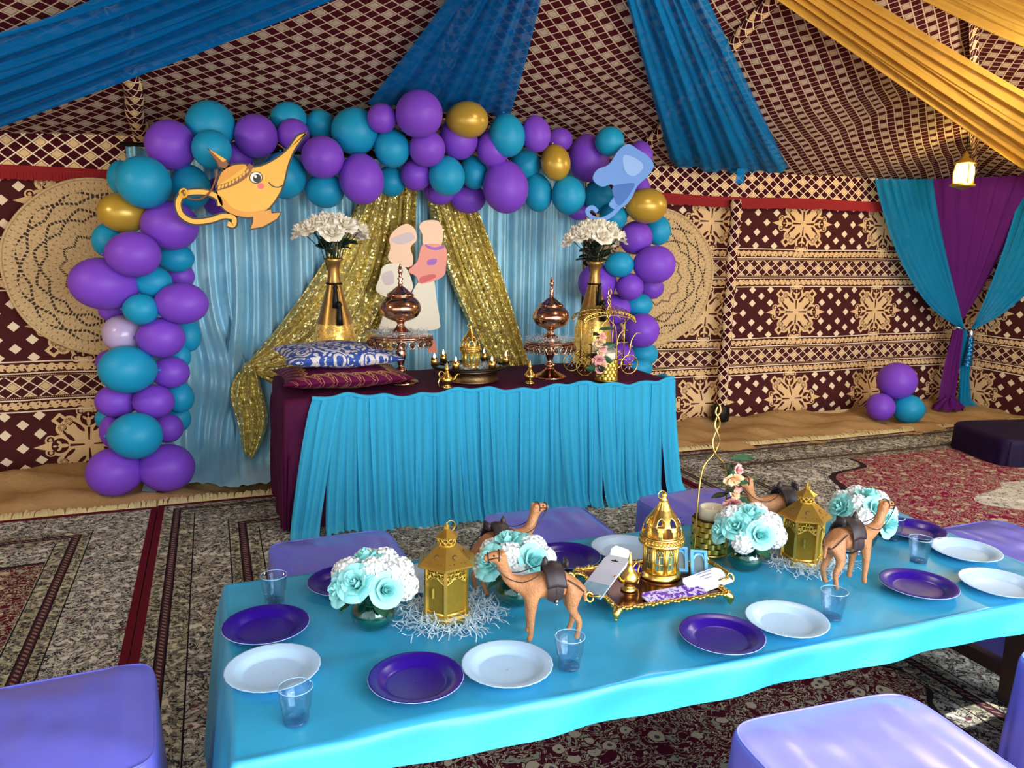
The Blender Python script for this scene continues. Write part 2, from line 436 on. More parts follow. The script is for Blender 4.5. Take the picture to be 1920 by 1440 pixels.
def palm_mat():
    m, b = newmat('woven_palm_leaf'); x, y, z, v = xyz()      # mat is modelled in its own x,z plane
    r = dist(x, z); a = At2(z, x)
    ring = r/.042; k = Fl(ring); seg = a*(k*3+6)/1.0
    chk = Fr(seg/6.2832*2+Fr(k/2)*1.0)
    weave = mix(noise(comb(x*70, z*70, 0.0), 1, 2), lin('A98452'), lin('E8CB98'))
    weave = mix(And(chk < .16, Fr(ring) < .35), weave, lin('8A6438'))
    g1 = Fr(r/.115+Abs(rep(a, .5236))*1.35); g2 = Fr(r/.115-Abs(rep(a, .5236))*1.35)
    dash = Fr(a*17) < .66
    pat = And(And(Or(g1 < .15, And(g2 < .15, r > .30)), dash), And(r > .15, r < .50))
    colr = mix(pat, weave, lin('3A2A22'))
    plug(b.inputs['Base Color'], colr); b.inputs['Roughness'].default_value = .85
    plug(b.inputs['Normal'], bump(noise(comb(r*60, a*14, 0.0), 1.5, 2)+Fr(ring)*.5, .5, .012)); return m
PALM = palm_mat()

def sand_mat():
    m, b = newmat('fine_sand'); x, y, z, v = xyz()
    f = noise(v, 3, 5, .6); plug(b.inputs['Base Color'], mix(f, lin('9A7648'), lin('C9A473')))
    b.inputs['Roughness'].default_value = .95; b.inputs['Specular IOR Level'].default_value = .05
    plug(b.inputs['Normal'], bump(noise(v, 30, 5, .65), .5, .02)); return m
SAND = sand_mat()

# ------------------------------------------------------------------ setting
WY = 6.05; WX0 = -4.2; WX1 = 7.3; WH = 2.23; RY = 3.4; RZ = WH+.5*(WY-RY); FY = .75
def sandz(x, y):
    edge = min(1, max(0, (y-4.86)/.25))
    return edge*(.018*sin(3.1*x+2*y)+.016*sin(7.3*x-9*y+1+sin(2*x))+.010*sin(15*x+21*y+2*sin(3*x))+.014*sin(2.2*x*1.3+13*y)+.007*sin(31*x+17*y+sin(9*y)))+.01*edge
fl = MB(); fl.grid(lambda u, v: (lerp(WX0, WX1+.3, u), lerp(4.6, WY+.35, v), sandz(lerp(WX0, WX1, u), lerp(4.6, WY+.3, v))), 230, 34)
fl.grid(lambda u, v: (lerp(WX0, 9, u), lerp(-3, 4.6, v), 0), 4, 4)
struct('floor', fl, SAND)
def wallwave(a, z): return .02*sin(a*2.1+.6)*(1-z/2.6)+.012*sin(a*5.3+z*1.2)+.008*sin(z*7+a)
wb = MB(); wb.grid(lambda u, v: (lerp(WX0, WX1+.15, u), WY+wallwave(lerp(WX0, WX1, u), v*2.3)+(.05*sin(pi*min(1, (v*2.3)/.28)) if v*2.3 < .28 else 0)*-1, v*2.3), 180, 46)
wall_back = struct('wall_back', wb, tent_wall('tent_wall_cloth'))
wr = MB(); wr.grid(lambda u, v: (WX1+wallwave(lerp(WY, FY, u), v*2.3)*.7, lerp(WY+.15, -1.5, u), v*(2.3+1.35*0)), 80, 30)
struct('wall_right', wr, tent_wall('tent_side_cloth', 'y', .35))
wl = MB(); wl.grid(lambda u, v: (WX0+.01*sin(5*u), lerp(WY, FY, u), v*(2.3+1.35*max(0, 1-abs(lerp(WY, FY, u)-RY)/2.65))), 40, 20)
struct('wall_left', wl, bpy.data.materials['tent_side_cloth'])
RAFT = [-4.08, -2.24, -.40, 1.44, 3.28, 5.12, 6.96]
def roofz(x, y):
    t = (x+.40)/1.84; fr = t-floor(t); d = abs(fr-.5)*2                       # cloth sags a little between the rafters
    s = (WY-y)/2.65 if y > RY else (y-FY)/2.65
    return min(WH+.5*(WY-y if y > RY else y-FY)-.09*(1-d*d)*sin(pi*max(0, min(1, s)))-.012*sin(3*x+4*y), hipz(x, y))
def hipz(x, y): return WH+.38*(WX1-x)-.05*sin(pi*min(1, max(0, (WX1-x)/2.4)))*abs(sin(pi*(y-.6)/1.84))
def hipx(y): return WX1-.5*(WY-y if y > RY else y-FY)/.38
cl = MB()
def sl_(u, ya, yb, v, x0, x1): x, y = lerp(x0, x1, u), lerp(ya, yb, v); return (x, y, roofz(x, y))
cl.grid(lambda u, v: sl_(u, WY, RY, v, WX0, hipx(lerp(WY, RY, v))), 125, 40)
cl.grid(lambda u, v: sl_(u, RY, FY, v, WX0, hipx(lerp(RY, FY, v))), 125, 30)
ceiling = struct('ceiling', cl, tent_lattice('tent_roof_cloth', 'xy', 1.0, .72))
ch_ = MB(); ch_.grid(lambda u, v: (lambda y: (lambda x: (x, y, hipz(x, y)))(lerp(WX1, hipx(y), v)))(lerp(WY, FY, u)), 60, 40)
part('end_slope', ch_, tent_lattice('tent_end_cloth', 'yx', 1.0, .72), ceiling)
SLEEVE = tent_lattice('sleeve_cloth', 'uv')
for rx in RAFT[1:5]:
    sl = MB()
    for ya, yb in ((WY-.02, RY),):
        sl.grid(lambda u, v: (rx+.055*sin(2*pi*u)+.01*sin(v*40), lerp(ya, yb, v)-.03*cos(2*pi*u), roofz(rx, lerp(ya, yb, v))-.035+.055*cos(2*pi*u)), 12, 40, closeu=True)
        for k in range(len(sl.f)):
            i, j = divmod(k, 40); sl.uv[k] = ((i*.04, j*.075), ((i+1)*.04, j*.075), ((i+1)*.04, (j+1)*.075), (i*.04, (j+1)*.075))
    part('rafter_sleeve', sl, SLEEVE, ceiling)
hs = MB(); hn = 44; ha = Vector((WX1, WY, 0)); hb = Vector((hipx(RY), RY, 0))
hs.grid(lambda u, v: (lambda c: (c.x+.05*sin(2*pi*u), c.y-.03*cos(2*pi*u)+.03*sin(2*pi*u), roofz(c.x, c.y)-.04+.05*cos(2*pi*u)))(lerp(ha, hb, v)), 12, hn, closeu=True)
for k in range(len(hs.f)):
    i, j = divmod(k, hn); hs.uv[k] = ((i*.035, j*.085), ((i+1)*.035, j*.085), ((i+1)*.035, (j+1)*.085), (i*.035, (j+1)*.085))
part('hip_sleeve', hs, SLEEVE, ceiling)
# valance along the wall top, with its red fringe
def valy(x): return WY-.07-.02*sin(1.7*x)-.012*sin(6*x)
def valz(x): return 2.0+.012*sin(1.1*x)+.006*sin(4*x)+(.03 if x < -.5 else 0)*0
va = MB(); va.grid(lambda u, v: (lerp(WX0, WX1-.05, u), valy(lerp(WX0, WX1, u))+.05*v, lerp(valz(lerp(WX0, WX1, u)), WH+.03, v)), 160, 5)
trim = struct('trim_1', va, tent_lattice('valance_cloth', 'xz'))
fr = MB()
for i in range(620):
    x = lerp(WX0, WX1-.1, i/620); y = valy(x)-.012; z = valz(x)
    dz = .062+.012*random.random(); wd = .0095
    b = len(fr.v); fr.v += [(x-wd, y, z+.02), (x+wd, y-.004, z+.02), (x+wd*1.1, y-.01, z-dz), (x-wd, y-.008*random.random(), z-dz)]; fr.f.append((b, b+1, b+2, b+3))
fr.grid(lambda u, v: (lerp(WX0, WX1-.1, u), valy(lerp(WX0, WX1, u))-.012-.008*sin(pi*v), valz(lerp(WX0, WX1, u))-.02+.045*v), 120, 3)
o = part('fringe', fr, REDTRIM, trim); o['kind'] = 'stuff'
va2 = MB(); va2.grid(lambda u, v: (WX1-.05-.03*v, lerp(WY-.1, FY, u), lerp(2.0, WH+.03, v)), 60, 4)
struct('trim_2', va2, tent_lattice('valance_side_cloth', 'uv'))

# wrapped wall pole beside the right mat
pole = thing('wrapped_tent_pole', 'tent pole wrapped in diamond patterned cloth with black foot, standing against the back wall', 'pole', (4.27, WY-.13, 0))
pm = MB(); pm.grid(lambda u, v: ((.047+.008*sin(v*23+u*7))*cos(2*pi*u)+.02*v, (.05)*sin(2*pi*u)-.03, .13+v*1.85), 14, 50, closeu=True)
for k in range(len(pm.f)):
    i, j = divmod(k, 50); pm.uv[k] = ((i*.03, j*.037), ((i+1)*.03, j*.037), ((i+1)*.03, (j+1)*.037), (i*.03, (j+1)*.037))
part('cloth_sleeve', pm, SLEEVE, pole)
part('foot_wrap', MB().lathe([(.072, .02), (.078, .05), (.08, .1), (.074, .16), (.06, .17)], 16, (0, -.03, 0), wob=lambda a, z: 1+.05*sin(7*a)), BLACKI, pole)

# ------------------------------------------------------------------ rugs
def rug(name, label, x0, x1, y0, y1, m):
    t = thing(name, label, 'rug', ((x0+x1)/2, (y0+y1)/2, 0)); hw = (x1-x0)/2; hl = (y1-y0)/2
    g = MB(); th = .014
    g.grid(lambda u, v: (lerp(-hw, hw, u), lerp(-hl, hl, v)+.012*sin(5*u*hw)*(1 if v > .99 else 0), th+.003*sin(6*u+9*v)), 40, 40)
    g.box((0, 0, th/2-.002), (2*hw, 2*hl, th-.004)); part('pile', g, m, t)
    f = MB(); n = int(2*hw/.014)
    for i in range(n):
        x = lerp(-hw, hw, i/n); L = .05+.035*random.random()+.02*sin(i*.13); s = random.uniform(-.02, .02)
        p = lambda k, dx: (x+dx+s*k, hl-.004+.012*sin(5*(x/hw+1)/2*hw)+L*k, .014+.012*sin(k*3)+.01*random.random()*k+.012*k)
        b = len(f.v); f.v += [p(0, -.007), p(0, .007), p(.5, .009), p(.5, -.007), p(1, .005), p(1, -.006)]; f.f += [(b, b+1, b+2, b+3), (b+3, b+2, b+4, b+5)]
    o = part('fringe', f, CREAMF, t); o['kind'] = 'stuff'; o['label'] = 'cream tasselled fringe'
    return t
rug('area_rug', 'patterned rug with maroon field at far left, its plain red edge beside the balloon column', -3.9, -.365, .6, 4.90, rug_mat('rug_left', 1.77, 2.15, '4E0F1E', .05, .25, 1.62, 1.75, first=False, s0=.30))
rug('area_rug', 'dark patterned rug with maroon flowered field under the turquoise party table', -.36, 2.93, .2, 4.93, rug_mat('rug_middle', 1.645, 2.365, '4A1020', .05, -.45, 1.0, 1.15, 'A8A391'))
rug('area_rug', 'large rug with crimson flowered field and pale medallion, at right behind the party table', 2.94, 7.2, .9, 5.07, rug_mat('rug_right', 2.13, 2.085, '7C0C3A', .55, .38, 1.95, 1.42, 'BDB6A8', .8, (.35, .35, .9, .38)))

# ------------------------------------------------------------------ ceiling drapes
DP = (0, WY, WH-.16); DN = (0, .5, 1)
def oncl(x, y):                                     # point on whichever tent slope the line of sight meets first, a hand below the cloth
    a = onp(x, y, DP, DN); b = onp(x, y, (WX1, 0, WH-.16), (.38, 0, 1))
    return b if b.x > hipx(b.y) and (b-EYE).length < (a-EYE).length else a
def drape(label, A, B, m, ext0=0.0, ext1=.3, sag=.10, pleats=7, amp=.03, low=0.0, hem=False, ph=0.0, gath=.0):
    a0, a1 = oncl(*A[0]), oncl(*A[1]); b0, b1 = oncl(*B[0]), oncl(*B[1])
    n = Vector((0, .447, .894)); t = thing('ceiling_drape', label, 'drape', tuple((a0+b0)/2)); o0 = (a0+b0)/2
    def fn(u, v):
        k = lerp(-ext0, 1+ext1, v); p = lerp(lerp(a0, a1, k), lerp(b0, b1, k), u)
        w_ = (b0-a0).length*(1-v)+(b1-a1).length*v
        d = amp*(sin(2*pi*pleats*u+ph+1.3*sin(3*v+u*4))+.5*sin(2*pi*pleats*2.3*u+2+v*2))*(.6+.4*v)
        d -= sag*4*v*(1-v)*(1-.5*abs(2*u-1))+low
        if hem and v < .08: d += .06*(1-v/.08); p = p+Vector((0, 0, .05*sin(pi*u)*(1-v/.08)*-1))
        q = p+n*d; q.x = min(q.x, WX1-.06-.03*(q.z % .1)); return q-o0
    part('cloth', MB().grid(fn, 84, 40), m, t)
    return t
drape('long deep blue chiffon ceiling drape across the upper left corner', [(0, 240), (620, 0)], [(0, 52), (160, 0)], CHIFB, .5, .6, .05, 6, .03)
drape('deep blue chiffon ceiling drape falling behind the middle of the balloon arch', [(690, 200), (835, 0)], [(955, 218), (1012, 0)], CHIFB, .0, .7, .05, 5, .03, 0, False, 1)
d3 = drape('bright blue chiffon ceiling drape tied at the wall top right of the balloon arch', [(1262, 326), (1175, 0)], [(1486, 335), (1328, 0)], CHIFC, .0, .7, .09, 4, .032, -.03, True, 2)
tl = MB(); q = onp(1385, 312, DP, DN)-Vector(d3.location)
tl.grid(lambda u, v: q+Vector(((u-.5)*.07*(1+.3*v), -.03, -.02-v*.12)), 4, 4); part('tie_tail', tl, CHIFC, d3)
drape('golden yellow chiffon ceiling drape sweeping over the lit lantern', [(1930, 322), (1470, 0)], [(1930, 168), (1640, 0)], CHIFY, .9, .7, .10, 6, .035, 0, False, .5)
drape('golden yellow chiffon ceiling drape in the upper right corner', [(1920, 76), (1758, 0)], [(2040, -60), (1900, -130)], CHIFY, .9, .8, .08, 6, .035, 0, False, 3)

# ------------------------------------------------------------------ backdrop behind the dessert table
BY = 5.68
bd = thing('backdrop_curtain', 'ice blue crushed satin backdrop curtain hanging behind the dessert table', 'curtain', (0, BY, 0))
def pleat(x): return sin(x*27+1.8*sin(x*3.1))*.5+.35*sin(x*61+2.4*sin(x*2))+.25*sin(x*103+3*sin(x*5))
def back(u, v):
    x = lerp(-.47, 2.74, u); z = v*2.14
    y = .058*pleat(x)*(1-.5*max(0, .5-z))-.02*sin(3*x)
    g = math.exp(-((x-.02)/.30)**2-((z-.66)/.34)**2)                     # gathered towards the gold tie
    x2 = x+.10*g*(1 if x < .1 else -.6); y -= .05*g*sin(14*z+4*x)
    if z < .30: y -= (.30-z)**2*5.6+.07*sin(9*x+23*z)*(.3-z)*3+.03*sin(31*x-40*z)*(.3-z)*3; z = max(.02+.022*abs(sin(7*x+3)), z*(.35+.65*z/.3)) if z < .3 else z
    return (x2, y, z)
part('panel', MB().grid(back, 260, 60), ICE, bd)
rod = MB().tube([(-.50, 0, 2.155), (2.78, 0, 2.155)], .014, 8); part('rod', rod, BLACKI, bd)
for x in (-.46, 2.75): part('upright', MB().tube([(x, .05, 0), (x, .05, 2.155)], .016, 8), BLACKI, bd)

def swag(label, top, tie, ctl0, ctl1, tail=None, tilt=1, nu=120):
    t = thing('sequin_curtain', label, 'curtain', tuple(tie)); tie = Vector(tie)
    T0, T1 = Vector(top[0]), Vector(top[1])
    def fn(u, v):
        a = lerp(T0, T1, u); c = lerp(Vector(ctl0), Vector(ctl1), u); e = tie+Vector(((u-.5)*.04, 0, (.5-u)*.05))
        p = bez(a, c, e, v); amp = .035*(1-.75*v)
        p = p+Vector((.3*amp*cos(2*pi*9*u), 1.25*amp*sin(2*pi*5.5*u+2*sin(2*v)+.8*sin(7*u))+.35*amp*sin(2*pi*14*u), 0)); return p-tie
    part('panel', MB().grid(fn, nu, 46), SEQ, t)
    if tail:
        pts = smooth_line([Vector(q) for q in tail], 8)
        def tf(u, v):
            k = v*(len(pts)-1); i = min(int(k), len(pts)-2); p = lerp(pts[i], pts[i+1], k-i)
            w = (.035+.10*sin(pi*min(1, v*1.05))**.8)
            return p+Vector(((u-.5)*w*2*.8, .035*sin(2*pi*3*u+v*2)*(1-.4*v), -(.06*abs(u-.3)*v)))-tie
        part('tail', MB().grid(tf, 40, 30), SEQ, t)
        k = MB().ball((0, -.02, 0), (.045, .04, .05), 14, 8); part('gather_knot', k, SEQ, t)
    return t
GY = BY-.13
tieL = ony(466, 690, GY)
swag('gold sequin curtain panel swept left and tied beside the balloon column', (ony(690, 340, GY), ony(778, 335, GY)), tieL, ony(590, 545, GY), ony(770, 900, GY), [tieL, ony(462, 730, GY-.03), ony(474, 790, GY-.04), ony(466, 852, GY-.03)])
lo = MB()
swag('gold sequin curtain panel falling right behind the gold table lantern', (ony(792, 335, GY), ony(872, 350, GY)), ony(1020, 800, GY), ony(850, 640, GY), ony(955, 540, GY))

# ------------------------------------------------------------------ woven mats on the wall
def wmat(label, c, r):
    t = thing('woven_palm_mat', label, 'woven mat', c)
    g = MB(); prof = lambda k: -.03-.05*(1-k)**2-.02*sin(pi*k)+.004*sin(k*80)
    g.grid(lambda u, v: (r*max(v, .004)*cos(2*pi*u)*(1+.012*sin(5*2*pi*u)*v), prof(v), r*max(v, .004)*sin(2*pi*u)*(1+.01*sin(4*2*pi*u+1)*v)), 72, 28, closeu=True)
    part('woven_coil', g, PALM, t)
    part('rim', MB().tube([(r*cos(2*pi*k/72)*(1+.012*sin(5*2*pi*k/72)), -.033, r*sin(2*pi*k/72)*(1+.01*sin(4*2*pi*k/72+1))) for k in range(72)], .010, 6, closed=True), PALM, t)
wmat('round woven palm leaf mat with dark zigzag on the wall left of the balloons', (-.69, 5.985, 1.37), .575)
wmat('round woven palm leaf mat on the wall right of the balloon arch', (3.56, 5.985, 1.31), .575)

# ------------------------------------------------------------------ corner curtain
cc = thing('corner_curtain', 'teal and plum chiffon curtain tied with a tassel in the right corner', 'curtain', (7.0, 5.85, 0)); C0 = Vector(cc.location)
P = [ony(1630, 336, 5.93), ony(1733, 337, 5.93), onp(1897, 331, (7.22, 0, 0), (1, 0, 0)), onp(2010, 318, (7.22, 0, 0), (1, 0, 0))]
K = ony(1797, 614, 5.80)
def cpanel(name, A, B, m, ka, kb, ca, cb, n=60, off=0.0):
    def fn(u, v):
        a = lerp(A, B, u); k = lerp(ka, kb, u); c = lerp(ca, cb, u); p = bez(a, c, K+Vector((k, 0, 0)), v)
        am = .028*(1-.8*v)
        return p+Vector((am*.5*sin(40*u), -off+am*sin(2*pi*7*u+1.5*sin(3*v))+.3*am*sin(2*pi*15*u), 0))-C0
    part(name, MB().grid(fn, n, 36), m, cc)
cpanel('left_panel', P[0], P[1], CHIFT, -.03, -.01, ony(1688, 575, 5.93), ony(1762, 470, 5.9), off=.07)
cpanel('middle_panel', P[1]-Vector((.08, 0, 0)), P[2]+Vector((0, -.25, 0)), CHIFP, -.025, .03, ony(1735, 480, 5.92), ony(1900, 480, 5.5), 80, off=-.04)
cpanel('right_panel', P[2], P[3], CHIFT, .01, .03, ony(1868, 470, 5.55), ony(1952, 560, 5.4), off=.14)
part('tie_band', MB().lathe([(.035, -.03), (.045, -.02), (.045, .02), (.035, .03)], 16, tuple(K-C0)), simple('silver', 'C8CCD2', .25, 1), cc)
kk = K-C0
def tail(name, w, x, z1, m, sw, seedp, zfloor=0):
    part(name, MB().grid(lambda u, v: kk+Vector((x+sw*v+(u-.5)*w*(.5+.7*v)*2, -.04+.03*sin(2*pi*3*u+seedp+3*v)-(.12*max(0, v-.9)*10 if zfloor else 0)*u, -.02-(K.z-z1)*v)), 30, 24), m, cc)
tail('plum_tail', .10, -.05, .05, CHIFP, -.03, 0, 1)
tail('teal_tail', .07, .06, .02, CHIFT, .10, 1.2, 1)
pud = MB().grid(lambda u, v: kk+Vector((-.12+.17*cos(2*pi*u)*(1-v*.9), -.09+.12*sin(2*pi*u)*(1-v*.9), -K.z+.02+.09*v*(1+.35*sin(11*u+3))+.02*sin(9*2*pi*u))), 36, 6, closeu=True); part('plum_puddle', pud, CHIFP, cc)
ts = kk+Vector((.07, -.09, -.05))
part('tassel_cap', MB().lathe([(.005, .05), (.02, .045), (.03, .02), (.032, -.03), (.028, -.04)], 14, tuple(ts)), bpy.data.materials['silver'], cc)
part('tassel', MB().grid(lambda u, v: ts+Vector(((.03+.018*v+.003*sin(24*2*pi*u))*cos(2*pi*u), (.03+.018*v)*sin(2*pi*u), -.035-.29*v)), 48, 10, closeu=True), SEQB, cc)
# ------------------------------------------------------------------ balloons
def balloon_mesh(m):
    g = MB()
    prof = []
    for k in range(15):
        a = pi*(k/14); r = sin(a); z = -cos(a)
        if z < 0: r *= 1-.06*z*z
        prof.append((max(r, .002), z*(1.0 if z > 0 else 1.07)))
    g.lathe(prof, 22, cap=False); g.lathe([(.02, -1.05), (.035, -1.09), (.05, -1.13), (.075, -1.17), (.06, -1.175)], 8, cap=False)
    return g.mesh('balloon', m)
BM = {k: balloon_mesh(m) for k, m in LATEX.items()}
# surveyed centres, radii, colour, depth layer (0 front .. 2 back)
AB = '''395,235,45,45,t,1 320,272,46,46,p,1 397,280,36,36,t,0 480,255,40,40,p,1 542,222,32,30,t,2 550,253,30,30,p,1 600,234,28,27,t,2 605,295,39,40,p,0 610,357,35,33,t,1
533,330,40,42,t,1 443,297,30,30,p,2 270,342,49,48,t,0 230,335,27,32,t,1 357,352,37,40,t,1 413,372,34,36,p,2 230,399,44,37,g,1 320,423,50,46,p,0 203,452,29,31,t,1 251,477,48,43,p,0
330,484,33,27,t,1 194,532,60,49,p,0 288,529,33,30,t,0 338,518,26,24,p,2 342,569,47,39,p,0 265,580,31,29,t,0 215,583,28,22,p,2 230,626,37,35,l,1 303,633,42,38,p,0 352,628,24,32,t,2
238,693,50,45,t,0 205,680,24,24,p,2 320,698,34,30,p,1 337,668,20,24,t,2 218,752,37,31,p,1 289,753,36,32,p,0 337,745,26,29,t,1 255,817,47,44,t,0 315,803,27,28,p,1 210,810,22,30,p,1
202,785,22,22,t,2 335,785,22,25,t,2 214,885,49,46,p,0 314,877,49,45,p,0 666,246,43,44,t,0 678,337,42,46,p,0 733,340,29,28,t,1 716,222,28,27,p,0 735,279,33,35,t,0 786,214,44,44,p,0
801,279,33,34,p,0 780,328,30,29,p,1 877,225,39,34,g,2 860,260,36,39,p,0 838,331,34,36,t,0 888,324,26,31,t,1 924,280,31,33,p,0 951,255,34,39,t,1 878,372,33,28,p,2 825,360,28,24,p,2
948,352,43,48,p,0 1005,252,28,33,p,1 985,310,29,30,t,1 1050,262,24,22,p,1 1042,306,28,33,g,0 1104,298,39,43,p,1 1008,362,28,35,t,1 1066,367,32,35,t,0 1143,265,27,27,t,0 1122,370,28,30,t,1
1085,397,20,16,p,2 1192,357,28,34,p,1 1200,292,24,26,p,1 1213,386,38,33,g,0 1150,407,26,26,t,1 1233,432,25,28,t,1 1192,446,31,32,p,0 1228,496,39,36,p,0 1162,496,27,24,t,0 1120,530,36,37,p,1
1181,538,26,25,p,0 1222,540,23,21,p,2 1198,572,26,22,t,1 1153,580,29,29,p,1 1203,620,32,33,p,0 1208,664,26,22,t,1 1168,667,22,23,p,0 1142,622,26,24,p,2 1200,690,24,18,t,0 1222,742,26,28,p,1 1236,780,24,26,p,0'''
CN = {'t': 'teal', 'p': 'purple', 'g': 'gold', 'l': 'lilac'}; LY = {0: 5.14, 1: 5.30, 2: 5.44}
B = []
for tok in AB.split():
    x, y, rx, ry, c, l = tok.split(','); x, y, rx, ry = map(float, (x, y, rx, ry)); yy = LY[int(l)]
    if 1085 < x and y > 640: yy += .1
    B.append([x, y, rx, ry, CN[c], yy])
def bpos(b):
    p = ony(b[0], b[1], b[5]); d = (p-EYE).dot(_f)/F; return p, b[2]*d, b[3]*d
for it in range(14):                                                       # settle the bunch: nudge the rear one of every interpenetrating pair backwards
    for i in range(len(B)):
        for j in range(i):
            p, ra, rb = bpos(B[i]); q, sa, sb = bpos(B[j]); r = (ra+rb)/2+(sa+sb)/2
            if (p-q).length < .93*r:
                f_, k_ = (i, j) if B[i][5] <= B[j][5] else (j, i)
                B[k_][5] = min(5.60, B[k_][5]+.012); B[f_][5] = max(4.98, B[f_][5]-.010)
for b in B:                                                                # keep clear of the roof cloth and its drapes
    for _ in range(40):
        p, ra, rb = bpos(b)
        if max(0, p.z+rb-roofz(p.x, p.y-rb*.3)) <= (-.20 if 1.0 < p.x < 2.3 else -.05) or p.z+rb < roofz(p.x, p.y)-(.24 if 1.0 < p.x < 2.3 else .06): break
        b[5] -= .025
ORD = ['lowest', 'second', 'third', 'fourth', 'fifth', 'sixth', 'seventh', 'eighth', 'ninth', 'tenth', 'eleventh', 'twelfth', 'thirteenth', 'fourteenth', 'fifteenth', 'sixteenth', 'seventeenth', 'eighteenth', 'nineteenth', 'twentieth', 'twenty-first', 'twenty-second', 'twenty-third', 'twenty-fourth', 'twenty-fifth']
def seg(b): return 0 if (b[0] < 375 and b[1] > 300) else (2 if (b[0] > 1085 and b[1] > 390) else 1)
cnt = {}
for s_ in (0, 1, 2):
    for c_ in ('teal', 'purple', 'gold', 'lilac'):
        L = [b for b in B if seg(b) == s_ and b[4] == c_]
        L.sort(key=(lambda b: b[0]) if s_ == 1 else (lambda b: -b[1]))
        mid = sorted(b[2] for b in B)[len(B)//2]
        for k, b in enumerate(L):
            size = 'large' if b[2] >= 40 else ('small' if b[2] < 29 else 'round')
            cn = {'teal': 'teal', 'purple': 'purple', 'gold': 'shiny gold', 'lilac': 'pearly lilac'}[c_]
            where = ['in the left column of the arch', 'along the top of the arch', 'in the right column of the arch'][s_]
            nth = '' if len(L) == 1 else (('%s %s one from the floor' % ('first' if k == 0 else ORD[k], c_)) if s_ != 1 else ('%s %s one from the left' % ('first' if k == 0 else ORD[k], c_)))
            b.append(('%s %s balloon %s, %s' % (size, cn, where, nth)).rstrip(', '))
CORE = [Vector((-.35, 5.42, 1.0)), Vector((.9, 5.42, 2.1)), Vector((2.95, 5.42, 1.4))]
def add_balloon(b, label, group, target=None):
    p, ra, rb = bpos(b); r = (ra+rb)/2
    o = put('balloon', BM[b[4]]); o.location = p
    horizontal = ra > rb*1.06
    d = Vector((random.uniform(-.35, .35), -.75, random.uniform(-.3, .3)))
    if horizontal: d = Vector((-1, -.25, .1)) if b[0] < 250 else Vector((1, -.2, 0))
    elif rb > ra*1.04: d = Vector((.1, -.25, -1))
    d.normalize(); o.rotation_mode = 'QUATERNION'; o.rotation_quaternion = d.to_track_quat('Z', 'Y')
    o.scale = (min(ra, rb)*1.0, min(ra, rb)*1.0, max(ra, rb)) if (horizontal or rb > ra*1.04) else (r, r, r*1.04)
    tag(o, label, 'balloon', group); return o
for b in B: add_balloon(b, b[6], 'balloons of the arch')
for x, y, r, c, yy, lb in ((1682, 714, 35, 'purple', 5.48, 'largest purple balloon sitting on top of the small floor cluster at right'), (1651, 763, 26, 'purple', 5.47, 'smaller purple balloon at the left foot of the floor cluster at right'),
                           (1703, 767, 28, 'teal', 5.40, 'teal balloon at the front of the floor cluster at right'), (1714, 768, 20, 'teal', 5.66, 'teal balloon half hidden at the back of the floor cluster at right')):
    add_balloon([x, y, r, r*.98, c, yy], lb, 'balloon cluster on the sand')

# ------------------------------------------------------------------ printed cutout boards
def flatmat(n, c, r=.45): return simple(n, c, r, vary=.0)
PR = {k: flatmat('print_'+k, c) for k, c in dict(orange='E39A22', amber='F2B632', brown='8A4E1E', black='120D08', white='F5F2EA', pink='EE6A6F', blue='5D8FD6', ltblue='86AEE6', dkblue='2F66B5', peach='EFC39C', cream='E3D6BC', rose='E98A72', red='D2403A', violet='9A4BB0', greyp='C7B2B0').items()}
def P2(pts, Y): return [(q.x, q.z) for q in (ony(x, y, Y) for x, y in pts)]
def outline(pts, Y, closed=True, k=5):
    P = [Vector((a, b, 0)) for a, b in P2(pts, Y)]; return [(q.x, q.y) for q in smooth_line(P, k, closed)]
def strip(pts, w, Y, k=6):
    P = [Vector((a, b, 0)) for a, b in P2(pts, Y)]; P = smooth_line(P, k); L = []; R = []
    for i, p in enumerate(P):
        t = (P[min(i+1, len(P)-1)]-P[max(i-1, 0)]).normalized(); n = Vector((-t.y, t.x, 0))*w/2; L.append(p+n); R.append(p-n)
    return [(q.x, q.y) for q in L+R[::-1]]
def cut(name, pts, y0, y1, m, par, org): 
    g = MB(); g.prism([(a-org[0], b-org[2]) for a, b in pts], y0-org[1], y1-org[1]); return part(name, g, m, par, smooth=False)
def stripcut(name, pts, w, y0, y1, m, par, org, Y):
    s = strip(pts, w, Y); n = len(s)//2; g = MB()
    for i in range(n-1):
        q = [s[i], s[i+1], s[2*n-2-i], s[2*n-1-i]]; g.prism([(a-org[0], b-org[2]) for a, b in q], y0-org[1], y1-org[1])
    return part(name, g, m, par, smooth=False)
LYC = 4.90
lp = thing('lamp_cutout', 'flat golden oil lamp cutout with a smiling face, on the arch upper left', 'cutout', tuple(ony(455, 350, LYC))); og = tuple(lp.location)
body = [(577, 248), (557, 252), (533, 282), (500, 304), (473, 311), (455, 305), (433, 308), (413, 321), (404, 345), (405, 365), (414, 388), (433, 403), (460, 410), (484, 407), (510, 388), (527, 363), (535, 343), (542, 313), (553, 285), (567, 264)]
bo = outline(body, LYC); cx = sum(a for a, b in bo)/len(bo); cz = sum(b for a, b in bo)/len(bo)
cut('outline_board', bo, LYC, LYC+.012, PR['black'], lp, og)
def shrink(pts, d):
    n = len(pts); out = []
    ar = sum(pts[i][0]*pts[(i+1) % n][1]-pts[(i+1) % n][0]*pts[i][1] for i in range(n)); s = 1 if ar > 0 else -1
    for i in range(n):
        a, b = Vector(pts[i-1]), Vector(pts[(i+1) % n]); t = (b-a)
        if t.length < 1e-9: out.append(pts[i]); continue
        t.normalize(); out.append((pts[i][0]-t.y*d*s, pts[i][1]+t.x*d*s))
    return out
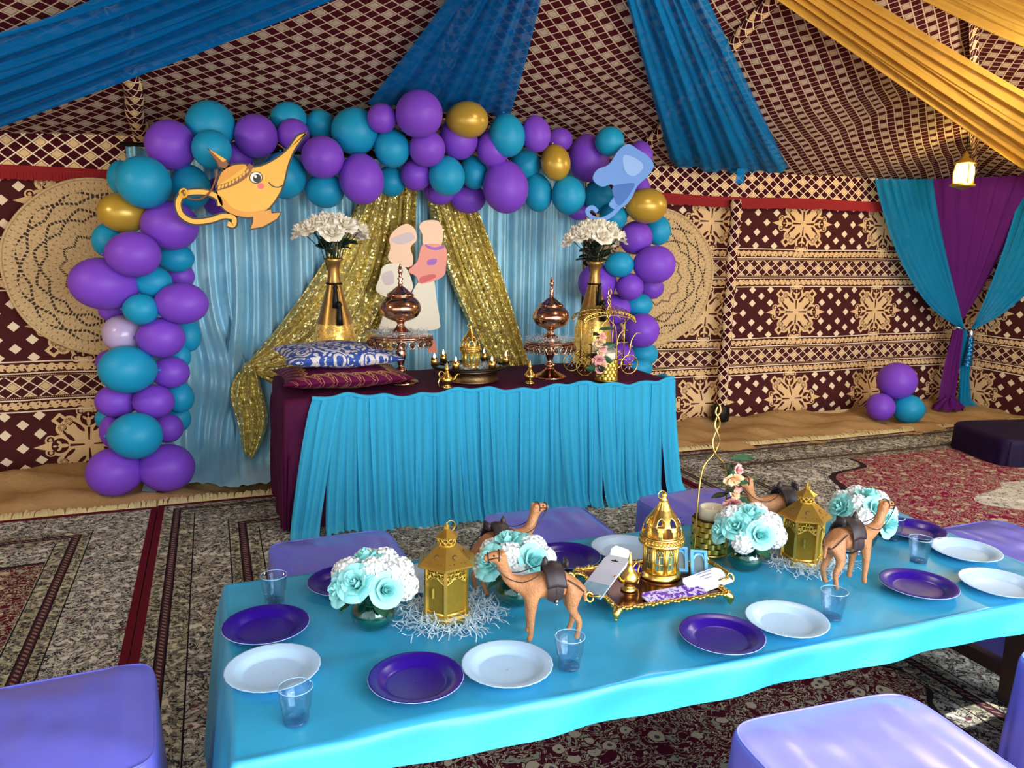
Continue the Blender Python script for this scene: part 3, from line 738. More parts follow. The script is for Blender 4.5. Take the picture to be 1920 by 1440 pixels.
cut('lamp_body', shrink(bo, .0105), LYC-.002, LYC, PR['amber'], lp, og)
cut('lamp_shade', outline([(407, 366), (416, 387), (434, 401), (460, 407), (483, 404), (507, 387), (490, 394), (462, 397), (436, 389), (418, 370)], LYC), LYC-.003, LYC-.002, PR['orange'], lp, og)
cut('lid', outline([(461, 309), (435, 311), (417, 323), (408, 345), (428, 335), (447, 322)], LYC), LYC-.004, LYC-.002, PR['orange'], lp, og)
stripcut('lid_band', [(471, 309), (460, 328), (435, 344), (407, 353)], .028, LYC-.006, LYC-.002, PR['brown'], lp, og, LYC)
for k in range(9):
    t = (k+.5)/9; a = lerp(Vector((467, 318)), Vector((408, 352)), t); a.y += 9*sin(pi*t)*.6
    q = ony(a.x, a.y, LYC); cut('band_bead', [(q.x+.007*cos(2*pi*i/8)+.004*sin(2*pi*i/8), q.z+.012*sin(2*pi*i/8)) for i in range(8)], LYC-.008, LYC-.006, PR['amber'], lp, og)
f1 = [(388, 277), (427, 300), (431, 310), (424, 319), (409, 315), (404, 304)]
cut('finial_board', P2(f1, LYC), LYC, LYC+.012, PR['black'], lp, og); cut('finial', shrink(P2(f1, LYC), .009), LYC-.002, LYC, PR['brown'], lp, og)
cut('finial_light', P2([(391, 279), (425, 300), (418, 304)], LYC), LYC-.004, LYC-.002, PR['amber'], lp, og)
hd = [(413, 386), (410, 372), (392, 362), (366, 360), (344, 364), (334, 380), (340, 402), (362, 415), (393, 413), (420, 405), (438, 409), (437, 422), (427, 419)]
stripcut('handle_board', hd, .046, LYC, LYC+.012, PR['black'], lp, og, LYC); stripcut('handle', hd, .026, LYC-.003, LYC, PR['amber'], lp, og, LYC)
ft = [(473, 401), (507, 389), (510, 397), (529, 397), (521, 413), (494, 428), (468, 432), (471, 417)]
cut('foot_board', P2(ft, LYC), LYC-.001, LYC+.012, PR['black'], lp, og); cut('foot', shrink(P2(ft, LYC), .010), LYC-.004, LYC-.001, PR['orange'], lp, og)
def disc(cx_, cy_, rx, ry, n=18): return P2([(cx_+rx*cos(2*pi*i/n), cy_+ry*sin(2*pi*i/n)) for i in range(n)], LYC)
cut('eye_rim', disc(480, 333, 12.5, 11.5), LYC-.004, LYC-.002, PR['black'], lp, og); cut('eye_white', disc(480, 333, 11, 10), LYC-.006, LYC-.004, PR['white'], lp, og)
cut('pupil', disc(482, 334.5, 7.5, 8), LYC-.008, LYC-.006, PR['black'], lp, og); cut('eye_glint', disc(479, 331, 2.6, 2.8), LYC-.010, LYC-.008, PR['white'], lp, og)
cut('cheek', disc(489, 349, 6.5, 5.5), LYC-.004, LYC-.002, PR['pink'], lp, og)
stripcut('mouth', [(504, 342), (511, 349), (522, 351), (533, 346)], .006, LYC-.005, LYC-.002, PR['black'], lp, og, LYC)
chain = smooth_line([ony(407, 318, LYC-.006), ony(403, 340, LYC-.006), ony(392, 362, LYC-.006), ony(372, 374, LYC-.006), ony(350, 370, LYC-.006), ony(342, 358, LYC-.006)], 5)
part('chain', MB().tube([p-Vector(og) for p in chain], .0055, 6), PR['brown'], lp)
part('handle_ring', MB().tube([ony(344+7*cos(2*pi*k/14), 362+8*sin(2*pi*k/14), LYC-.008)-Vector(og) for k in range(14)], .006, 6, closed=True), PR['amber'], lp)
# plain blue plume board on the right shoulder of the arch
SYC = 4.97
sw = thing('plume_cutout', 'flat pale blue smoke plume cutout on the right shoulder of the arch', 'cutout', tuple(ony(1170, 330, SYC))); og = tuple(sw.location)
pl_ = [(1160, 282), (1178, 270), (1196, 280), (1214, 292), (1226, 310), (1215, 330), (1196, 348), (1186, 368), (1174, 384), (1156, 393), (1142, 384), (1152, 366), (1148, 346), (1128, 350), (1112, 336), (1120, 318), (1142, 308)]
cut('board', outline(pl_, SYC), SYC, SYC+.012, PR['blue'], sw, og)
cut('highlight', outline([(1168, 292), (1190, 296), (1206, 312), (1190, 330), (1172, 322)], SYC), SYC-.003, SYC, PR['ltblue'], sw, og)
cut('lower_swirl', outline([(1148, 352), (1174, 344), (1190, 346), (1172, 376), (1158, 384)], SYC), SYC-.003, SYC, PR['dkblue'], sw, og)
stripcut('curl', [(1164, 384), (1150, 400), (1130, 411), (1110, 408), (1101, 396), (1110, 389), (1120, 397)], .030, SYC-.002, SYC+.010, PR['blue'], sw, og, SYC)
# plain soft coloured display board in the middle of the backdrop
KY = 5.33
kb = thing('display_cutout', 'plain peach and cream blurred cutout board standing between the gold sequin panels', 'cutout', tuple(ony(775, 540, KY))); og = tuple(kb.location)
cut('upper_left_piece', outline([(735, 437), (750, 424), (766, 420), (779, 432), (781, 450), (770, 464), (775, 485), (770, 500), (745, 498), (728, 485), (732, 465), (730, 450)], KY), KY, KY+.012, PR['peach'], kb, og)
cut('grey_fold', outline([(733, 450), (752, 440), (770, 436), (777, 448), (752, 458)], KY), KY-.003, KY, PR['greyp'], kb, og)
cut('left_lower_piece', outline([(718, 500), (736, 494), (758, 500), (770, 520), (772, 545), (740, 560), (706, 546), (712, 520)], KY), KY-.002, KY+.010, PR['cream'], kb, og)
cut('left_grey_fold', outline([(716, 515), (735, 508), (738, 530), (722, 534)], KY), KY-.004, KY-.002, PR['greyp'], kb, og)
cut('upper_right_piece', outline([(786, 424), (797, 414), (820, 414), (830, 430), (828, 458), (810, 464), (794, 458), (792, 440)], KY), KY, KY+.012, PR['peach'], kb, og)
cut('right_middle_piece', outline([(796, 458), (834, 462), (836, 500), (828, 520), (790, 532), (780, 518), (766, 508), (782, 490), (788, 468)], KY), KY-.004, KY+.008, PR['rose'], kb, og)
cut('violet_spot', outline([(802, 488), (818, 485), (816, 495), (802, 497)], KY, True, 3), KY-.006, KY-.004, PR['violet'], kb, og)
cut('violet_collar', outline([(798, 458), (814, 464), (832, 460), (830, 466), (814, 469), (800, 464)], KY, True, 3), KY-.007, KY-.004, PR['violet'], kb, og)
cut('red_edge', outline([(788, 520), (812, 514), (816, 520), (790, 531)], KY, True, 3), KY-.007, KY-.004, PR['red'], kb, og)
cut('lower_piece', outline([(784, 530), (812, 524), (818, 560), (824, 600), (815, 618), (720, 622), (716, 600), (730, 575), (765, 560)], KY), KY, KY+.012, PR['cream'], kb, og)
for dx_, z0_ in ((-.06, .28), (.13, .34)): part('hanging_string', MB().tube([(dx_, .02, z0_), (dx_, .10, 2.14-og[2])], .0015, 4), WOODD, kb)

# ------------------------------------------------------------------ dessert table
TZ = .745; TX0, TX1, TY0, TY1 = .34, 2.68, 4.28, 5.06
dt = thing('dessert_table', 'long trestle table hidden under the burgundy velvet cloth', 'table', ((TX0+TX1)/2, (TY0+TY1)/2, 0)); hx = (TX1-TX0)/2-.02; hy = (TY1-TY0)/2-.02
part('top', MB().box((0, 0, TZ-.03), (2*hx, 2*hy, .035)), WOODD, dt, smooth=False)
for sx in (-1, 1):
    for sy in (-1, 1): part('leg', MB().box((sx*(hx-.08), sy*(hy-.06), .365), (.05, .05, .69)), WOODD, dt, smooth=False)
def clothgrid(x0, x1, y0, y1, z, ox0, ox1, oy0, oy1, nu, nv, flare, wave, amp, wrinkle, r=.02, fx0=0.0):
    def fn(u, v):
        X_ = lerp(x0-ox0, x1+ox1, u); Y_ = lerp(y0-oy0, y1+oy1, v)
        dx = max(0, x0-X_, X_-x1); dy = max(0, y0-Y_, Y_-y1)
        cx_, cy_ = min(max(X_, x0), x1), min(max(Y_, y0), y1)
        d = sqrt(dx*dx+dy*dy); zz = z+wrinkle(X_, Y_)*(1 if d < .01 else 0.0)
        if d <= 0: return (cx_, cy_, zz)
        ex, ey = (X_-cx_)/d, (Y_-cy_)/d
        s = (X_-x0)-(Y_-y0); d2 = max(dx, dy)
        out = r*min(1, d/.03)+(flare+(fx0 if X_ < x0 else 0))*d2+amp*min(1, d2/.12)*(sin(wave*s)+.6*sin(wave*2.1*s+1.3))*.5
        return (cx_+ex*max(.004, out), cy_+ey*max(.004, out), max(.026+.006*sin(9*s), z-max(0, d2-.012)))
    return MB().grid(fn, nu, nv)
bc = clothgrid(TX0, TX1, TY0, TY1, TZ+.002, .74, .74, .74, .5, 110, 64, .03, 17, .018, lambda a, b: .003*sin(9*a+5*b)+.002*sin(23*a-11*b))
tag(part('burgundy_tablecloth', bc, BURG), 'burgundy velvet cloth draped over the long dessert table', 'tablecloth')
tz = .738
ts_ = thing('tulle_skirt', 'bright blue gathered tulle skirt round the front of the dessert table', 'table skirt', ((TX0+TX1)/2, TY0, 0)); so = Vector(ts_.location)
NP = 40
def skirtpath(s):                                   # runs along the front, then round the right corner
    L = TX1-(TX0+.13)
    if s < L: return Vector((TX0+.13+s, TY0-.03, 0)), Vector((0, -1, 0))
    a = min(1, (s-L)/.10)*pi/2
    if s < L+.10: return Vector((TX1+.03*sin(a), TY0-.03*cos(a), 0)), Vector((sin(a), -cos(a), 0))
    return Vector((TX1+.03, TY0+(s-L-.10), 0)), Vector((1, 0, 0))
LT = TX1-(TX0+.13)+.10+.22
for k in range(NP):
    s0 = LT*k/NP-.012; s1 = LT*(k+1)/NP+.02; seed = random.uniform(0, 9); jl = random.uniform(-.03, .03)
    edge = k == 0
    sp = random.uniform(-.03, .03)
    def tp(u, v):
        s = lerp(s0, s1, u); p, n = skirtpath(max(0, s)); sg = 1 if k % 2 else -1
        flare = (.03+.17*v**1.4)*(1+.2*sin(k*1.7))+(.006 if k % 2 else 0)
        w = .012*sin(2*pi*2.2*u+seed+v*1.5)*(.35+v)+.02*sin(s*7+2)*v
        q = p+n*(flare*.55+w); tx = n.cross(Vector((0, 0, 1)))*-1
        q = q-tx*0+Vector((sp*v*v, 0, 0))
        if k < 5: q.x -= (.15*v**.8)*(1-k/5)
        z = tz+.012*sin(s*9)+.008*sin(s*31+2)-v*(tz-.012+jl*0)
        if v > .93: q = q+n*((v-.93)*.5)
        q.z = z; return q-so
    part('tulle_panel', MB().grid(tp, 12, 22), TULLE, ts_)
band = MB()
def bnd(u, v):
    p, n = skirtpath(u*LT); a = 2*pi*v; s = u*LT
    return p+n*(.012+.010*cos(a)+.004*sin(60*s))+Vector((0, 0, tz+.006+.013*sin(a)+.012*sin(s*9)+.008*sin(s*31+2)))-so
part('gathered_band', band.grid(bnd, 200, 8, closev=True), TULLE, ts_)

# ---- pillows
def pillow_mb(a, b, h, n=26, pinch=.10):
    g = MB()
    for sgn in (1, -1):
        def fn(u, v):
            x = 2*u-1; y = 2*v-1; e = (1-abs(x)**2.4)*(1-abs(y)**2.4); k = 1-pinch*(1-x*x if abs(y) > abs(x) else 1-y*y)*max(abs(x), abs(y))**3
            kx = 1-pinch*(1-y*y)*abs(x)**3; ky = 1-pinch*(1-x*x)*abs(y)**3
            return (a*x*kx, b*y*ky, h*(.5+sgn*.5*max(0, e)**.55)+.006*sin(7*x+3*y)*e)
        g.grid(fn, n, n)
    return g
def paisley():
    m, b = newmat('blue_pillow_print'); x, y, z, v = xyz(); w1 = noise(v, 6, 2)-.5
    d = voro(comb(x+w1*.08, y+w1*.06, 0.0), 9); d2 = voro(comb(x, y, 0.0), 42)
    leaf = And(Fr(d*4.2+noise(v, 5, 1)*.6) < .52, d2 < .62); curl = Abs(d-.30) < .03
    plug(b.inputs['Base Color'], mix(Or(leaf, curl), lin('2D4E9C'), lin('DAD2CF'))); b.inputs['Roughness'].default_value = .7; return m
def fans():
    m, b = newmat('burgundy_pillow_print'); x, y, z, v = xyz()
    e = Mx(Abs(x)/.36, Abs(y)/.30); s = x+y*1.0; t = rep(s, .075)
    zig = Or(*[And(Abs(Abs(t)*k_-(e-.62)*.30) < .004, e > .6) for k_ in (.4, .9, 1.5, 2.4)])
    plug(b.inputs['Base Color'], mix(zig, lin('5C0C3A'), lin('D9A86A'))); plug(b.inputs['Metallic'], zig*.7); b.inputs['Roughness'].default_value = .6; b.inputs['Specular IOR Level'].default_value = .2; return m
q = onz(655, 722, TZ+.02)
tag(part('throw_pillow', pillow_mb(.375, .28, .12), fans(), loc=(q.x-.025, q.y+.10, TZ+.006), rz=radians(3)), 'burgundy satin pillow with gold zigzag print, lying under the blue pillow', 'pillow')
tag(part('throw_pillow', pillow_mb(.345, .25, .125), paisley(), loc=(q.x-.045, q.y+.14, TZ+.122), rot=(radians(3), radians(1), radians(6))), 'blue and white paisley pillow lying on the burgundy pillow', 'pillow')

# ---- vases with roses
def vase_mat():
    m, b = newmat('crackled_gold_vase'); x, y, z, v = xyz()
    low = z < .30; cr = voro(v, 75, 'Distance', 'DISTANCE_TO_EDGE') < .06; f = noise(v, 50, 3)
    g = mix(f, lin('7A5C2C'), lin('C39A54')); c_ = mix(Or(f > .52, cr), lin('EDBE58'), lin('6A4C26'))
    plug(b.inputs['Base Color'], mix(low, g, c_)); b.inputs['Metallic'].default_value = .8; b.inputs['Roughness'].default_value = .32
    b.inputs['Emission Color'].default_value = (1, .62, .16, 1); plug(b.inputs['Emission Strength'], And(And(low, z > .03), Or(f > .50, cr))*.28)     # weak warm emission added over the lower crackle, imitating a yellow gleam
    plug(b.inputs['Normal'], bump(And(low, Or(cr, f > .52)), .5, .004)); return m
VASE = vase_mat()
def petalfn(r, h, a0, spread, lean, curl):
    def fn(u, v):
        a = a0+(u-.5)*spread*(1-.25*v); rr = r*(.25+lean*v+curl*max(0, v-.6)**2*3); zz = h*v-curl*r*max(0, v-.72)*1.6-.25*h*(2*u-1)**2*v
        return (rr*cos(a), rr*sin(a), zz)
    return fn
def rose_mb(R=1.0, rings=((3, .22, 1.0, 2.6, .06, .0), (4, .42, .98, 2.2, .16, .04), (5, .62, .90, 1.9, .28, .12), (6, .85, .76, 1.6, .42, .22), (7, 1.05, .58, 1.4, .60, .34)), ruffle=.0):
    g = MB(); k = 0
    for n, r, h, sp, lean, curl in rings:
        for i in range(n):
            f0 = petalfn(R*r, R*h, 2*pi*i/n+k*.6+random.uniform(-.1, .1), sp, lean, curl)
            if ruffle:
                ph = random.uniform(0, 6); f1 = (lambda f0, ph: lambda u, v: (lambda p: (p[0]*(1+ruffle*v*sin(9*u+ph)), p[1]*(1+ruffle*v*sin(9*u+ph+1)), p[2]+R*ruffle*v*sin(11*u+ph)))(f0(u, v)))(f0, ph)
            else: f1 = f0
            g.grid(f1, 5, 4)
        k += 1
    return g
ROSE_A = rose_mb().mesh('rose', AQUA_P); ROSE_C = rose_mb(1, ruffle=.10).mesh('rose', CREAM_P)
def fluff_mb(R=1.0, n=34):
    g = MB()
    for i in range(n):
        a = 2.39996*i; c = 1-1.25*(i+.5)/n; s = sqrt(max(0, 1-c*c)); d = Vector((s*cos(a), s*sin(a), c)); t1 = d.orthogonal().normalized(); t2 = d.cross(t1)
        for k in range(4):
            b_ = 2*pi*k/4+i; e = t1*cos(b_)+t2*sin(b_); f_ = t1*cos(b_+pi/2)+t2*sin(b_+pi/2); p = d*R*.82; b = len(g.v); w_ = .16*R
            g.v += [tuple(p), tuple(p+e*w_+f_*w_*.8+d*.10*R), tuple(p+e*w_*1.9+d*.12*R), tuple(p+e*w_-f_*w_*.8+d*.10*R)]; g.f.append((b, b+1, b+2, b+3))
    g.ball((0, 0, .05*R), .78*R, 10, 7)
    return g
FLUFF_W = fluff_mb().mesh('blossom', WHITE_P); 
PINKR = rose_mb(1, ((3, .35, .9, 2.3, .15, .0), (5, .75, .7, 1.7, .5, .2), (5, 1.0, .5, 1.5, .65, .3)), .06)
ROSE_PK = PINKR.mesh('rose', PINK_P); ROSE_PE = PINKR.mesh('rose', PEACH_P)
def leaf_mb(L=1.0, w=.28):
    return MB().grid(lambda u, v: (L*v, (u-.5)*2*w*L*sin(pi*min(1, v*.96+.03))**.8, .10*L*abs(2*u-1)+.18*L*v*(1-v)), 4, 7)
LEAF_D = leaf_mb().mesh('leaf', LEAFD); LEAF_G = leaf_mb().mesh('leaf', LEAFM)
def aim(o, d, spin=0.0):
    o.rotation_mode = 'QUATERNION'; q_ = Vector(d).normalized().to_track_quat('Z', 'Y'); o.rotation_quaternion = q_ @ Matrix.Rotation(spin, 4, 'Z').to_quaternion()
def aimx(o, d, spin=0.0):
    o.rotation_mode = 'QUATERNION'; o.rotation_quaternion = Vector(d).normalized().to_track_quat('X', 'Z') @ Matrix.Rotation(spin, 4, 'X').to_quaternion()
vprof = [(.075, 0), (.095, .01), (.108, .10), (.112, .17), (.105, .25), (.085, .33), (.060, .42), (.040, .50), (.031, .56), (.030, .60), (.040, .635), (.054, .655), (.050, .657), (.030, .62)]
def big_vase(label, x, y, zscale):
    t = thing('floor_vase', label, 'vase', (x, y, TZ+.005)); t.scale = (1.16, 1.16, zscale)
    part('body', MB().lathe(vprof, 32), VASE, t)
    part('neck_cord', MB().tube([(.038*cos(2*pi*k/20), .038*sin(2*pi*k/20), .52) for k in range(20)], .006, 6, closed=True), BLACKI, t)
    for dx, z0 in ((-.004, .47), (.010, .38)):
        part('tassel', MB().lathe([(.004, .09), (.010, .085), (.014, .07), (.010, .06), (.016, .0), (.018, -.04)], 10, (dx, -.075+(z0-.47)*.35, z0-.04)), BLACKI, t)
    return t
def bouquet(label, x, y, z, n, r, seed, mesh, leafmesh):
    random.seed(seed); t = thing('rose_bouquet', label, 'flowers', (x, y, z))
    st = MB()
    for i in range(n):
        a = 2.4*i; rr = r*sqrt((i+.5)/n); d = Vector((rr*cos(a), rr*.8*sin(a), .215-.45*rr*rr/r+random.uniform(-.012, .012))); o = put('rose', mesh, t, tuple(d), sc=(.070,)*3); aim(o, (d.x*1.2, d.y*1.2-.03, .16), i)
        st.tube([(d.x*.12, d.y*.12, -.12), (d.x*.4, d.y*.4, .05), tuple(d*.98)], .003, 5)
    part('stem', st, LEAFD, t)
    for i in range(20):
        a = i*2.1; zz = random.uniform(.0, .10); o = put('leaf', leafmesh, t, (.03*cos(a), .03*sin(a), zz), sc=(random.uniform(.07, .12),)*3); aimx(o, (cos(a), sin(a), random.uniform(-.1, .7)), random.uniform(-.5, .5))
    return t
VP = [ony(625, 484, 4.90), ony(1116, 490, 4.83)]
big_vase('tall gold vase with crackled base and black tassels, behind the pillows at left', VP[0].x, 4.90, (VP[0].z-TZ-.005)/.657)
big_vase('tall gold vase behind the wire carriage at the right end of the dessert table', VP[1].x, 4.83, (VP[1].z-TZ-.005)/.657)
bouquet('cream white rose bouquet in the left tall vase', VP[0].x, 4.90, VP[0].z, 18, .175, 3, ROSE_C, LEAF_D)
bouquet('cream white rose bouquet in the right tall vase', VP[1].x, 4.83, VP[1].z, 18, .17, 5, ROSE_C, LEAF_D)
random.seed(11)
# ---- shredded paper nests (uncountable strips)
def nest(name, label, c, r0, r1, n, h=.02, L=.05, flat=False):
    g = MB()
    for i in range(n):
        a = random.uniform(0, 2*pi); rr = sqrt(random.uniform(r0*r0, r1*r1)); p = Vector((rr*cos(a), rr*sin(a), random.uniform(.001, h))); d = random.uniform(0, 2*pi); k = random.uniform(-28, 28); b = len(g.v); m = 5
        for j in range(m+1):
            w = Vector((-sin(d), cos(d), random.uniform(-.3, .3)))*.0013; p2 = p+Vector((0, 0, .004*sin(j*2+i)))
            g.v += [tuple(p2-w), tuple(p2+w)]; p = p+Vector((cos(d), sin(d), 0))*L/m; d += k*L/m
            p.z = max(.0015, p.z+random.uniform(-.004, .004))
        for j in range(m): q = b+2*j; g.f.append((q, q+1, q+3, q+2))
    o = part(name, g, SHRED, loc=c); return tag(o, label, 'paper shred', kind='stuff')
CRYST = simple('crystal', '5A4230', .06, .4, vary=0, spec=1.0)
def cake_stand(label, x, y, h, r):
    t = thing('cake_stand', label, 'cake stand', (x, y, TZ+.005))
    part('base', MB().lathe([(.005, 0), (.105, 0), (.108, .006), (.10, .014), (.07, .026), (.045, .040), (.028, .055), (.022, .068)], 30), ROSEG, t)
    part('stem', MB().lathe([(.022, .066), (.034, .075), (.034, .083), (.018, .095), (.016, .11), (.026, .14), (.033, .17), (.028, .20), (.016, .23), (.022, h-.05), (.026, h-.03), (.016, h-.01)], 22), ROSEG, t)
    part('plate', MB().lathe([(.004, h-.012), (r*.97, h-.012), (r, h-.006), (r, h), (r*.96, h+.003), (.004, h+.001)], 44), ROSEG, t)
    rim = MB(); n = 22
    rim.tube([(r*1.005*cos(2*pi*k/44), r*1.005*sin(2*pi*k/44), h-.004) for k in range(44)], .005, 6, closed=True)
    rim.tube([(r*1.005*cos(2*pi*k/44), r*1.005*sin(2*pi*k/44), h-.016) for k in range(44)], .003, 6, closed=True)
    for k in range(n):
        a = 2*pi*k/n; c = Vector((r*1.01*cos(a), r*1.01*sin(a), h-.040)); tg = Vector((-sin(a), cos(a), 0))
        rim.tube([c+tg*.0205*cos(b)+Vector((0, 0, .022*sin(b))) for b in [2*pi*j/10 for j in range(10)]], .0035, 5, closed=True)
        for s_ in (-.5, .5): rim.ball(tuple(c+tg*.012*s_*2+Vector((0, 0, -.024))), .0045, 6, 4)
    lr = part('lace_rim', rim, ROSEG, t)
    cm = MB().ball((0, 0, 0), (.013, .013, .015), 8, 6).mesh('crystal', CRYST, False)
    for k in range(n):
        a = 2*pi*k/n; put('crystal', cm, lr, (r*1.01*cos(a), r*1.01*sin(a), h-.040))
    return t
jprof = [(.004, 0), (.058, 0), (.062, .006), (.05, .018), (.028, .034), (.018, .05), (.020, .062), (.03, .068), (.06, .078), (.088, .095), (.104, .122), (.106, .140), (.098, .165), (.080, .186), (.066, .194), (.066, .2)]
def jar(label, x, y, z, s=1.0):
    t = thing('candy_jar', label, 'jar', (x, y, z)); t.scale = (s, s, s)
    part('bowl', MB().lathe(jprof, 32), ROSEG, t)
    part('lid', MB().lathe([(.068, .197), (.071, .203), (.06, .214), (.045, .222), (.030, .236), (.015, .246), (.010, .252)], 28), ROSEG, t)
    lid = t.children[1]; part('finial', MB().lathe([(.009, .25), (.014, .262), (.008, .272), (.016, .285), (.009, .296), (.007, .306), (.013, .318), (.012, .332), (.005, .352), (.001, .362)], 14), ROSEG, lid)
    return t
cs1 = onz(752, 716, TZ+.01); H1 = ony(757, 628, cs1.y).z-TZ-.005
cake_stand('tall rose gold cake stand with crystal rim beside the pillows', cs1.x, cs1.y, H1, .185)
nest('paper_shred', 'pale blue paper shred under the jar on the left cake stand', (cs1.x, cs1.y, TZ+.007+H1), .05, .165, 420, .03)
jar('rose gold lidded candy jar on the left cake stand', cs1.x, cs1.y, TZ+.009+H1, 1.15)
cs2 = onz(1030, 706, TZ+.01); H2 = ony(1030, 640, cs2.y).z-TZ-.005
cake_stand('shorter rose gold cake stand with crystal rim beside the gold carriage', cs2.x, cs2.y, H2, .152)
nest('paper_shred', 'pale blue paper shred under the jar on the right cake stand', (cs2.x, cs2.y, TZ+.007+H2), .05, .14, 360, .035)
jar('rose gold lidded candy jar on the right cake stand', cs2.x, cs2.y, TZ+.009+H2, 1.1)
tg_ = thing('hanging_tag', 'small orange leather tag hanging from the left cake stand rim', 'tag', (cs1.x+.172, cs1.y-.085, TZ+H1-.03)); 
part('flap', MB().prism([(-.016, 0), (-.008, .012), (.008, .012), (.016, 0), (.028, -.055), (.024, -.066), (.008, -.062), (0, -.07), (-.008, -.062), (-.024, -.066), (-.028, -.055)], -.003, .003), simple('orange_leather', 'A8502C', .5), tg_, smooth=False)
part('loop', MB().tube([(0, 0, .012), (.002, .002, .022), (0, .004, .034)], .002, 5), DKLEATH, tg_)

# ---- Moroccan domed lantern (used on both tables)
PANE = sheer('smoky_teal_pane', '6E9E98', .75, 40, .3, .1); PANER = sheer('ruby_pane', '8A3446', .8, 40, .3, .1)
def domed_lantern(label, loc, s=1.0, rz=0.0):
    t = thing('domed_lantern', label, 'lantern', loc, rz); t.scale = (s, s, s); n = 8; R = .058; h0, h1 = .022, .118
    part('base', MB().lathe([(.004, 0), (.074, 0), (.076, .006), (.070, .012), (.068, .018), (.062, .023)], 32), GOLD, t)
    V = [Vector((R*cos(2*pi*(k+.5)/n), R*sin(2*pi*(k+.5)/n), 0)) for k in range(n)]
    post = MB(); wf = MB()
    for k in range(n):
        a, b = V[k], V[(k+1) % n]; mid = (a+b)/2; tdir = (b-a).normalized(); L = (b-a).length; nn = mid.normalized()
        post.tube([(a.x, a.y, h0), (a.x, a.y, h1)], .0065, 6)
        wf.box((mid.x, mid.y, h0+.006), (.005, L, .014), atan2(nn.y, nn.x)); wf.box((mid.x, mid.y, h1-.006), (.005, L, .014), atan2(nn.y, nn.x))
        for f in (-.34, .34): wf.tube([mid+tdir*L*f+Vector((0, 0, h0)), mid+tdir*L*f+Vector((0, 0, h1))], .0035, 5)
        wf.tube([mid+Vector((0, 0, h0)), mid+Vector((0, 0, h0+.062))], .0022, 5)
        for zz in (.034, .062): wf.tube([mid-tdir*L*.34+Vector((0, 0, h0+zz)), mid+tdir*L*.34+Vector((0, 0, h0+zz))], .0022, 5)
        for j in range(5):
            g = pi*j/4; wf.tube([mid+Vector((0, 0, h0+.062)), mid+tdir*(L*.34*cos(g))+Vector((0, 0, h0+.062+.022*sin(g)))], .0018, 4)
        wf.tube([mid+tdir*(L*.34*cos(pi*j/8))+Vector((0, 0, h0+.062+.022*sin(pi*j/8))) for j in range(9)], .0022, 5)
        q = MB(); q.box((mid.x*.97, mid.y*.97, (h0+h1)/2), (.0015, L*.9, h1-h0), atan2(nn.y, nn.x)); part('pane', q, PANER if k in (7,) else PANE, t, smooth=False)
    part('corner_posts', post, BRASS, t); part('window_frame', wf, BRASS, t)
    part('collar', MB().lathe([(.060, .114), (.076, .118), (.080, .124), (.074, .128), (.072, .142), (.076, .146), (.070, .15), (.064, .15)], 36), GOLD, t)
    lac = MB()
    for k in range(36):
        a = 2*pi*k/36; b = a+2*pi/36
        for u_, w_ in ((a, b), (b, a)): lac.tube([(.0755*cos(u_), .0755*sin(u_), .127), (.0755*cos(w_), .0755*sin(w_), .143)], .0014, 4)
    part('lattice_band', lac, GOLD, t)
    prof = [(.068, .148), (.069, .160), (.066, .178), (.060, .194), (.050, .210), (.038, .226), (.028, .240), (.020, .255), (.013, .270)]
    def dome(u, v):
        k = v*(len(prof)-1); i = min(int(k), len(prof)-2); f = k-i; r = lerp(prof[i][0], prof[i+1][0], f); z = lerp(prof[i][1], prof[i+1][1], f)
        fl_ = 1+.06*abs(sin(8*pi*u))*max(0, (v-.45)/.55); return (r*fl_*cos(2*pi*u), r*fl_*sin(2*pi*u), z)
    d = MB(); d.grid(dome, 96, 40, closeu=True); keep = []
    for idx, f in enumerate(d.f):
        i, j = divmod(idx, 40); u, v = (i+.5)/96, (j+.5)/40
        a1 = ((u*8) % 1)-.5; a2 = ((u*8+.5) % 1)-.5
        o1 = abs(a1) < .30 and .06 < v < .20+.13*sqrt(max(0, 1-(a1/.30)**2)); o2 = abs(a2) < .24 and .36 < v < .46+.08*sqrt(max(0, 1-(a2/.24)**2))
        if not (o1 or o2): keep.append(f)
    d.f = keep; o = part('dome', d, GOLD, t); sm = o.modifiers.new('thickness', 'SOLIDIFY'); sm.thickness = .003
    part('finial', MB().lathe([(.013, .268), (.016, .274), (.009, .28), (.012, .287), (.010, .295), (.004, .300), (.001, .303)], 14), GOLD, t)
    part('ring', MB().tube([(.0+.014*cos(2*pi*k/16)-.012, 0, .292+.014*sin(2*pi*k/16)) for k in range(16)], .0018, 5, closed=True), GOLD, t)
    return t
# ---- little spouted teapots
def teapot(label, loc, rz, s=1.0):
    t = thing('gold_teapot', label, 'teapot', loc, rz); t.scale = (s, s, s)
    part('body', MB().lathe([(.004, 0), (.030, 0), (.032, .004), (.022, .012), (.016, .02), (.030, .030), (.037, .045), (.034, .06), (.022, .074), (.012, .09), (.009, .105)], 18), GOLD, t)
    part('lid', MB().lathe([(.012, .103), (.015, .107), (.009, .118), (.006, .128), (.003, .145), (.001, .155)], 12), GOLD, t)
    part('spout', MB().tube(smooth_line([(.028, 0, .04), (.05, 0, .05), (.062, 0, .066), (.072, 0, .074), (.085, 0, .072)], 4), [.009-.0003*k for k in range(17)], 7), GOLD, t)
    part('handle', MB().tube(smooth_line([(-.016, 0, .085), (-.04, 0, .10), (-.055, 0, .085), (-.048, 0, .06), (-.058, 0, .035), (-.05, 0, .008)], 4), .0042, 6), GOLD, t)
    return t
q = onz(838, 727, TZ+.006); teapot('small gold spouted teapot on the burgundy cloth, in front of the bronze tray', (q.x, q.y, TZ+.006), radians(15), 1.0)
